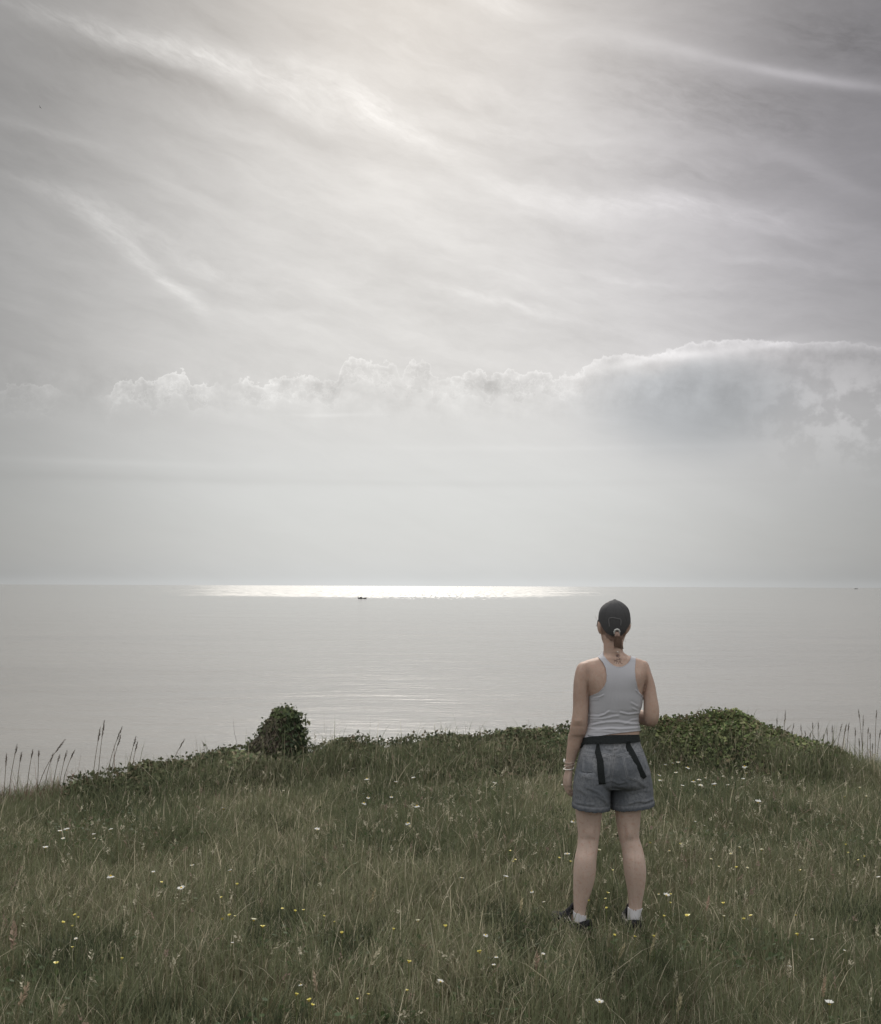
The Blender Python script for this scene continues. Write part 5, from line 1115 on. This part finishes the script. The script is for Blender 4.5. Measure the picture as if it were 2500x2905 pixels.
cl = b.mix(b.m('MULTIPLY', sr_.outputs[0], .7), cl, (.46, .46, .48)); cl = b.mix(b.m('MULTIPLY', sr_.outputs[1], .85), cl, (.055, .062, .078))
zd = b.sep(c)[2]; cl = b.mix(b.smooth(b.m('ADD', zd, b.m('MULTIPLY', d1, .12)), 1.0, .80, 0, .45), cl, (.07, .08, .095))   # legs darkened: shading put into the colour, besides a paler washed seat
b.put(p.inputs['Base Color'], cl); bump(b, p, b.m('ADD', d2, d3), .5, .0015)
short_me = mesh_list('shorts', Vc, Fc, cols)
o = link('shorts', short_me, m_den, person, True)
sm = o.modifiers.new('thick', 'SOLIDIFY'); sm.thickness = .003; sm.offset = -1
bvh_sh = BVHTree.FromPolygons([Vector(q) for q in Vc], Fc)

# ---- belt of webbing and its two loose ends
def hit(u, v, trees, off=.004):
    d = ray(u, v).normalized(); best = None
    for t in trees:
        l_, n_, i_, ds = t.ray_cast(CAM, d)
        if l_ is not None and (best is None or ds < best): best = ds
    if best is None: best = (pt(u, v, D - .1) - CAM).length
    return CAM + d * (best - off)
m_web, b, p = mat('black_webbing', (.018, .022, .024), .75, .25)
c = objco(b); wb = b.noise(b.mapping(c, sc=(900, 900, 350)), 1.0, 2, .5); b.put(p.inputs['Base Color'], b.mix(b.smooth(wb, .4, .7), (.006, .008, .009), (.028, .033, .035))); bump(b, p, wb, .5, .001)
BL = rows_px(c2, [(120, 500, 1300, .004, .116), (200, 486, 1312, .004, .122), (250, 476, 1324, .003, .125), (330, 458, 1350, .002, .130), (440, 425, 1400, 0, .136)])
bl_me = remesh([loft(BL, 2.4)], .004, 3); V, N, T = arrays(bl_me); u, v = proj(V); X, Y = i2(u, v)
zt = np.interp(X, [420, 490, 600, 900, 1150, 1330], [285, 222, 205, 183, 178, 178]); zb = np.interp(X, [420, 490, 600, 700, 900, 1150, 1330], [410, 320, 306, 303, 310, 300, 280])
fr = N[:, 1] > .0
shift = np.where(fr, -40, 0)
f = np.minimum(Y - zt - shift, zb + shift - Y)
Vc, Fc, _ = clip(V, T, f)
o = link('belt', mesh_list('belt', Vc, Fc), m_web, person, True)
sm = o.modifiers.new('thick', 'SOLIDIFY'); sm.thickness = .002; sm.offset = -1
bvh_belt = BVHTree.FromPolygons([Vector(q) for q in Vc], Fc)
def ribbon(c, Lp, Rp, trees, off, th, n=22, m=5):
    Lc, Rc = catmull(Lp, 8), catmull(Rp, 8); V, Fs = [], []
    ts = np.linspace(0, len(Lc) - 1, n)
    G_ = []
    for t in ts:
        a = [np.interp(t, range(len(Lc)), Lc[:, k]) for k in (0, 1)]; e = [np.interp(t, range(len(Rc)), Rc[:, k]) for k in (0, 1)]
        row = [hit(*c(a[0] + (e[0] - a[0]) * s, a[1] + (e[1] - a[1]) * s), trees, off) for s in np.linspace(0, 1, m)]
        G_.append(row)
    dist_ = np.array([[(q - CAM).length for q in r] for r in G_])
    for _ in range(6):
        dist_[1:-1] = (dist_[:-2] + dist_[2:] + 2 * dist_[1:-1]) / 4
    dist_ = np.repeat(dist_.mean(1, keepdims=True), m, 1) * .7 + dist_ * .3
    for r, dr in zip(G_, dist_):
        for q, ds in zip(r, dr): V.append(CAM + (q - CAM).normalized() * ds)
    for i in range(n - 1):
        for j in range(m - 1): Fs.append((i * m + j, (i + 1) * m + j, (i + 1) * m + j + 1, i * m + j + 1))
    return mesh_list('ribbon', V, Fs)
for Lp, Rp in (([(690, 300), (676, 380), (664, 430), (680, 500), (692, 570), (702, 700), (712, 800), (720, 910)], [(726, 300), (738, 380), (757, 450), (778, 520), (791, 570), (800, 700), (810, 800), (821, 905)]),
               ([(1128, 270), (1122, 330), (1120, 385), (1150, 450), (1190, 535), (1245, 640), (1300, 745), (1355, 850)], [(1180, 270), (1185, 315), (1210, 360), (1250, 430), (1290, 510), (1335, 600), (1380, 700), (1427, 795)])):
    o = link('strap_end', ribbon(c2, Lp, Rp, [bvh_sh, bvh_belt], .006, .002), m_web, person, True)
    sm = o.modifiers.new('thick', 'SOLIDIFY'); sm.thickness = .002

# ---- cap
m_cap, b, p = mat('cap_cotton', (.08, .08, .084), .9, .12)
c = objco(b); cn_ = b.noise(c, 500, 3, .6); c2n = b.noise(c, 16, 3, .5); b.put(p.inputs['Base Color'], b.mix(b.smooth(cn_, .35, .7), tuple(q * .75 for q in CAPC), tuple(q * 1.3 for q in CAPC))); bump(b, p, b.m('ADD', cn_, c2n), .4, .0015)
CAPR = rows_px(c1, [(150, 896, 928, .012, .014), (158, 868, 958, .014, .034), (176, 826, 996, .016, .058), (205, 782, 1036, .018, .078), (250, 736, 1080, .020, .094), (300, 712, 1102, .021, .102), (350, 701, 1112, .022, .106), (400, 697, 1117, .023, .107), (460, 696, 1118, .024, .106), (540, 700, 1112, .028, .104), (620, 712, 1080, .034, .098), (680, 730, 1050, .04, .09)])
cp = remesh([loft(CAPR, 2.1, 5)], .003, 4); V, N, T = arrays(cp); u, v = proj(V); X, Y = i1(u, v); bk = np.clip(-N[:, 1] * 1.5, 0, 1)
seam_ = np.minimum.reduce([polyd(X, Y, [(912, 150), (918, 300), (925, 390)]), polyd(X, Y, [(912, 150), (800, 280), (755, 480), (750, 600)]), polyd(X, Y, [(912, 150), (1020, 270), (1070, 430), (1075, 560)])])
V = V - N * (.0022 * np.exp(-(seam_ / 5) ** 2) * bk)[:, None]
yb_ = np.interp(X, [690, 712, 735, 760, 800, 850, 900, 960, 1010, 1050, 1090, 1120], [425, 450, 500, 545, 590, 618, 634, 640, 622, 580, 510, 465])
f = np.where(N[:, 1] < .15, yb_ - Y, 430 - Y)
Vc, Fc, _ = clip(V, T, f)
cap_o = link('cap', mesh_list('cap', Vc, Fc), m_cap, person, True)
sm = cap_o.modifiers.new('thick', 'SOLIDIFY'); sm.thickness = .002; sm.offset = -1
bvh_cap = BVHTree.FromPolygons([Vector(q) for q in Vc], Fc)
tb = pt(*c1(912, 153), D + .012); link('button', mesh_list('button', *ellipsoid(tb, (.009, .009, .005))), m_cap, cap_o, True)
V_, F_ = [], []
for i, t in enumerate(np.linspace(0, math.pi, 19)):          # brim
    for j, r_ in enumerate(np.linspace(0, 1, 5)):
        cx, cz = pt(*c1(907, 400), D).x, pt(*c1(907, 425), D).z
        V_.append((cx + math.cos(t) * (.078 + .004 * r_), D + .06 + math.sin(t) * (.058 + .075 * r_), cz - .012 * r_ - .022 * math.cos(t) ** 2 * r_))
for i in range(18):
    for j in range(4): F_.append((i * 5 + j, i * 5 + j + 1, i * 5 + j + 6, i * 5 + j + 5))
o = link('brim', mesh_list('brim', V_, F_), m_cap, cap_o, True); sm = o.modifiers.new('thick', 'SOLIDIFY'); sm.thickness = .003
m_thread, b, p = mat('grey_thread', (.24, .235, .245), .8, .1)
def line_tube(c, P_, trees, r, off=.001, n=8, mat_=None, name='line', parent=None, sub=3):
    A = np.array(P_, float); q = []
    for a, e in zip(A[:-1], A[1:]):
        for t in np.linspace(0, 1, sub, endpoint=False): q.append(hit(*c(*(a + (e - a) * t)), trees, off))
    q.append(hit(*c(*A[-1]), trees, off)); v, f, k = stem_faces(q, r, r, (0, 0, 0), 5)
    return v, f
def lines(c, LL, trees, r, off=.001): return cat([line_tube(c, P_, trees, r, off) for P_ in LL])
link('stitching', mesh_list('stitching', *lines(c4, [[(716, 905), (704, 790), (698, 692), (716, 655), (820, 640), (905, 658), (1055, 690), (1060, 790), (1052, 868)]], [bvh_cap], .0012, .0012)), m_thread, cap_o)
# ---- hair: nape under the cap, ponytail, tie
m_hair, b, p = mat('brown_hair', (.07, .045, .035), .5, .4)
c = objco(b); hn = b.noise(b.mapping(c, sc=(700, 700, 20)), 1.0, 3, .6); b.put(p.inputs['Base Color'], b.mix(b.smooth(hn, .35, .7), (.11, .07, .056), (.33, .22, .175))); bump(b, p, hn, .6, .002)
hd = remesh([loft(HEAD, 2.1), loft(NECK, 2.0)], .0032, 4); V, N, T = arrays(hd); u, v = proj(V); X, Y = i1(u, v)
lowb = np.interp(X, [700, 730, 770, 810, 850, 900, 960, 1010, 1040, 1080], [480, 560, 612, 655, 690, 705, 700, 668, 625, 520]) + 26 * (vnoise(X / 11, X * 0, 2) - .5)
f = np.where(N[:, 1] < .35, lowb - Y, -1.0) ; V = V + N * (.003 + .002 * vnoise(X / 5, Y / 60, 4))[:, None]
Vc, Fc, _ = clip(V, T, f)
hair_o = link('hair', mesh_list('hair', Vc, Fc), m_hair, person, True)
tie = pt(*c4(935, 1075), D - .092)
def strand(P_, w, col=None):
    """a flat tapered lock facing the camera"""
    Q_ = catmull(P_, 4); V, Fs = [], []; n = len(Q_)
    for k, q in enumerate(Q_):
        t = k / (n - 1); ww = w * (.6 + .8 * t - 1.2 * t ** 6); V += [(q[0] - ww, q[1], q[2]), (q[0], q[1] - ww * .7, q[2]), (q[0] + ww, q[1], q[2])]
    for k in range(n - 1):
        for s in range(2): Fs.append((k * 3 + s, k * 3 + s + 1, k * 3 + s + 4, k * 3 + s + 3))
    return V, Fs
prt = [loft(rows_px(c4, [(1060, 893, 980, -.098, .010), (1130, 882, 1005, -.106, .014), (1230, 862, 1038, -.104, .016), (1330, 858, 1070, -.098, .016), (1420, 872, 1098, -.092, .013), (1500, 895, 1122, -.086, .010), (1560, 1030, 1135, -.082, .004)]), 2.2, 3, 20)]
for k in range(130):
    t = random.random(); x0 = 895 + 90 * t; x2 = 850 + 265 * t + random.gauss(0, 12); yl = random.uniform(1450, 1570) + 45 * (t > .75)
    yo = random.uniform(-.118, -.10)
    prt.append(strand([tuple(pt(*c4(x0, 1065), D - .100)), tuple(pt(*c4(x0 + (x2 - x0) * .30 + random.gauss(0, 6), 1170), D + yo - .006)), tuple(pt(*c4(x0 + (x2 - x0) * .7, 1310), D + yo + .004)), tuple(pt(*c4(x2, yl), D + yo + .024))], random.uniform(.0008, .0022)))
link('ponytail', mesh_list('ponytail', *cat(prt)), m_hair, hair_o, True)
prt = []
for (P_) in [[(330, 640), (300, 600), (345, 690)], [(360, 720), (330, 690), (322, 640)], [(1180, 1140), (1200, 1180), (1182, 1215)], [(1120, 1340), (1190, 1330), (1210, 1400)], [(1150, 1280), (1200, 1300), (1175, 1360)], [(1340, 800), (1372, 830), (1350, 850)], [(455, 1120), (430, 1100), (440, 1150)], [(560, 1180), (530, 1260), (520, 1330)], [(700, 1200), (690, 1260), (705, 1330)]]:
    prt.append(stem_faces([Vector(q) for q in catmull([tuple(pt(*c4(*q), D - .01)) for q in P_], 4)], .0006, .0003, (0, 0, 0), 3)[:2])
link('loose_hair', mesh_list('loose_hair', *cat(prt)), m_hair, hair_o)
m_scr, b, p = mat('pale_fabric', (.46, .46, .45), .8, .2)
V_, F_ = [], []; n_, k_ = 36, 10
for i in range(n_):
    t = 6.283 * i / n_; rr_ = .0050 * (1 + .22 * math.sin(9 * t))
    for j in range(k_):
        a = 6.283 * j / k_; V_.append((tie.x + math.cos(t) * (.0128 + rr_ * math.cos(a)), tie.y - .004 + rr_ * math.sin(a) - .006 * math.sin(t), tie.z + .002 + math.sin(t) * (.0128 + rr_ * math.cos(a))))
for i in range(n_):
    for j in range(k_): F_.append((i * k_ + j, i * k_ + (j + 1) % k_, ((i + 1) % n_) * k_ + (j + 1) % k_, ((i + 1) % n_) * k_ + j))
link('hair_tie', mesh_list('hair_tie', V_, F_), m_scr, hair_o, True)
# ---- tattoo, necklace, bracelets, ring, earring
m_ink, b, p = mat('tattoo_ink', (.12, .075, .07), .6, .2)
TAT = [[(905, 1745), (990, 1728), (1020, 1745), (1022, 1790)], [(915, 1745), (920, 1785), (1000, 1775)], [(930, 1765), (1000, 1755)], [(955, 1728), (960, 1810)], [(925, 1805), (1010, 1800)], [(985, 1800), (1000, 1825)],
       [(850, 1915), (900, 1905)], [(880, 1890), (885, 1935), (862, 1960)], [(900, 1915), (935, 1910), (930, 1970), (918, 2005)], [(945, 1850), (935, 1890)], [(960, 1868), (1065, 1855)], [(1015, 1840), (1010, 1900)], [(960, 1915), (975, 1960), (985, 2005)], [(1005, 1930), (1045, 1925), (1015, 1975)], [(1030, 1960), (1065, 1985), (1105, 2010)], [(1050, 1905), (1065, 1880)]]
link('tattoo', mesh_list('tattoo', *lines(c4, TAT, [bvh_body], .00165, -.0006)), m_ink, body)
m_pearl, b, p = mat('pale_bead', (.80, .78, .75), .25, .5); m_cord, b, p = mat('thin_cord', (.36, .26, .22), .5, .3)
nk = [(560, 1655), (640, 1662), (740, 1670), (840, 1670), (920, 1655), (1000, 1660), (1060, 1640), (1100, 1615)]
neck_o = link('necklace', mesh_list('necklace', *lines(c4, [nk], [bvh_body], .0006, .0003)), m_cord, person)
link('bead', mesh_list('bead', *ellipsoid(hit(*c4(960, 1655), [bvh_body], .002), (.0042, .003, .0022), Matrix.Rotation(R(25), 3, 'Y'))), m_pearl, neck_o, True)
m_brac, b, p = mat('woven_bracelet', (.44, .36, .31), .7, .3); m_metal, b, p = mat('pale_metal', (.78, .76, .72), .28, .5, .35)
def bangle(X, Y, yo, rx, ry, r, tilt, m_, name, par=person):
    c_ = pt(*c2(X, Y), D + yo); V_, F_ = [], []
    for i in range(32):
        t = 6.283 * i / 32
        for j in range(8):
            a = 6.283 * j / 8; x_ = (rx + r * math.cos(a)) * math.cos(t); V_.append((c_.x + x_, c_.y + (ry + r * math.cos(a)) * math.sin(t), c_.z + r * math.sin(a) + tilt * x_))
    for i in range(32):
        for j in range(8): F_.append((i * 8 + j, i * 8 + (j + 1) % 8, ((i + 1) % 32) * 8 + (j + 1) % 8, ((i + 1) % 32) * 8 + j))
    return link(name, mesh_list(name, V_, F_), m_, par, True)
bangle(295, 598, .038, .0262, .0285, .0024, -.15, m_brac, 'bracelet'); bangle(288, 622, .038, .0262, .0285, .0022, .2, m_brac, 'bracelet')
bangle(278, 676, .041, .0262, .029, .0026, .10, m_metal, 'bracelet')
wb_ = bangle(290, 580, .037, .0275, .029, .002, .1, m_brac, 'bracelet'); link('bead', mesh_list('bead', *ellipsoid(pt(*c2(214, 560), D + .03), (.006, .007, .010))), m_pearl, wb_, True)
link('ring', mesh_list('ring', *ellipsoid(pt(*c2(184, 912), D + .055), (.004, .006, .003))), m_metal, person, True)
link('earring', mesh_list('earring', *ellipsoid(pt(*c4(442, 1085), D + .02), (.003, .003, .004))), m_metal, person, True)

# ---- socks and trainers
m_sock, b, p = mat('white_cotton', (.66, .65, .68), .9, .1); c = objco(b); bump(b, p, b.noise(b.mapping(c, sc=(500, 500, 900)), 1.0, 2, .5), .3, .001)
def sock(leg, c, topf, parname='sock'):
    Vr, Fr = loft(leg, 2.05, 4, 40, False, .0035)
    V = np.array(Vr); T = np.array([t for q in Fr for t in ((q[0], q[1], q[2]), (q[0], q[2], q[3]))]); u, v = proj(V); X, Y = i3(u, v)
    f = np.minimum(Y - topf(X, V), V[:, 2] - .03)
    Vc, Fc, _ = clip(V, T, f); o = link(parname, mesh_list(parname, Vc, Fc), m_sock, person, True); s = o.modifiers.new('t', 'SOLIDIFY'); s.thickness = .0025; s.offset = 0; return o
sock(LLEG, c3, lambda X, V: np.interp(X, [440, 480, 540, 630], [1100, 1128, 1165, 1190]))
sock(RLEG, c3, lambda X, V: np.interp(X, [1205, 1230, 1280, 1330, 1400], [1062, 1085, 1112, 1118, 1092]))
m_shoe, b, p = mat('black_mesh_upper', (.02, .02, .022), .9, .08); c = objco(b); mn = b.noise(c, 380, 2, .5); b.put(p.inputs['Base Color'], b.mix(b.smooth(mn, .45, .6), (.012, .012, .014), (.055, .055, .06))); bump(b, p, mn, .5, .001)
m_sole, b, p = mat('dark_rubber', (.06, .057, .055), .9, .08); m_grey, b, p = mat('grey_overlay', (.34, .32, .29), .9, .08)
def shoe(a, d, L_=.262, W_=.094, nm='shoe'):
    a = Vector((a.x, a.y, 0)); d = Vector((d.x, d.y, 0)).normalized(); s = Vector((d.y, -d.x, 0)); h0 = a - d * .062
    sh_o = empty(nm, a); sh_o.parent = person; sh_o.matrix_parent_inverse = Matrix.Translation(-person.location)
    prof = [(0, .50, .072), (.03, .62, .082), (.10, .70, .086), (.20, .74, .084), (.30, .78, .094), (.40, .84, .106), (.50, .92, .096), (.62, 1.0, .066), (.76, .98, .052), (.88, .82, .044), (.96, .55, .036), (1.0, .28, .028)]
    A = catmull(prof, 3); sec = []
    for t, w, hgt in A:
        c_ = h0 + d * t * L_; hw = W_ / 2 * w
        ring = []
        for k in range(17):
            ph = math.pi * k / 16; x_ = math.cos(ph); z_ = math.sin(ph)
            ring.append(tuple(c_ + s * hw * math.copysign(abs(x_) ** .75, x_) + Vector((0, 0, .020 + (hgt - .020) * z_ ** .8))))
        sec.append(ring)
    V, Fs = loft_sections(sec)
    V = np.array(V); T = []
    for q in Fs:
        for k in range(1, len(q) - 1): T.append((q[0], q[k], q[k + 1]))
    # open the collar round the ankle: dips at the sides, rises to a heel tab
    rel = (V - np.array(a)) @ np.array(d); sid = (V - np.array(a)) @ np.array(s)
    collar = .048 + .55 * np.clip(-rel - .022, 0, .06) + 1.3 * np.clip(rel - .016, 0, .2)
    f = collar - V[:, 2]
    Vc, Fc, _ = clip(V, np.array(T), f)
    up = link('upper', mesh_list('upper', Vc, Fc), m_shoe, None, True); up.parent = sh_o; up.matrix_parent_inverse = Matrix.Translation(-a)
    m_ = up.modifiers.new('t', 'SOLIDIFY'); m_.thickness = .006; m_.offset = -.5
    sec = []
    for t, w, hgt in A:
        c_ = h0 + d * ((t - .5) * 1.03 + .5) * L_; hw = W_ / 2 * w * 1.08 + .003; rise = .012 * max(0, (t - .8) / .2) ** 2
        sec.append([tuple(c_ + s * x_ * hw + Vector((0, 0, z_ + rise))) for x_, z_ in ((-1, .004), (-1.04, .014), (-.96, .027), (.96, .027), (1.04, .014), (1, .004))])
    so_ = link('sole', mesh_list('sole', *loft_sections(sec)), m_sole, None); so_.parent = sh_o; so_.matrix_parent_inverse = Matrix.Translation(-a)
    prt = []
    for sg in (-1, 1):           # grey side overlays, heel tab and laces
        for (P_) in ([(.02, .030, .55), (.14, .052, .70), (.26, .046, .78)], [(.24, .030, .80), (.36, .056, .80), (.44, .078, .62)], [(.34, .030, .86), (.48, .054, .86), (.53, .072, .55)], [(.50, .030, .98), (.62, .046, .92), (.66, .058, .5)]):
            q = [h0 + d * t * L_ + s * sg * (W_ / 2 * w + .002) + Vector((0, 0, z_)) for t, z_, w in P_]
            prt.append(tube(q, [.0042] * 3, 8))
    for t in (.42, .50, .58, .66):
        hgt = np.interp(t, A[:, 0], A[:, 2]); q = [h0 + d * t * L_ + s * x_ + Vector((0, 0, hgt - abs(x_) * .35 + .002)) for x_ in (-.022, 0, .022)]; prt.append(tube(q, [.0026] * 3, 8))
    ov = link('overlay', mesh_list('overlay', *cat(prt)), m_grey, None, True); ov.parent = sh_o; ov.matrix_parent_inverse = Matrix.Translation(-a)
    q = [h0 + d * .40 * L_ + s * x_ + Vector((0, 0, z_)) for x_, z_ in ((-.026, .080), (-.022, .108), (0, .120), (.022, .108), (.026, .080))]
    tg = link('tongue', mesh_list('tongue', *tube(q, [.008] * 5, 8)), m_shoe, None, True); tg.parent = sh_o; tg.matrix_parent_inverse = Matrix.Translation(-a)
    return sh_o
shoe(la, LDIR); shoe(ra, RDIR)
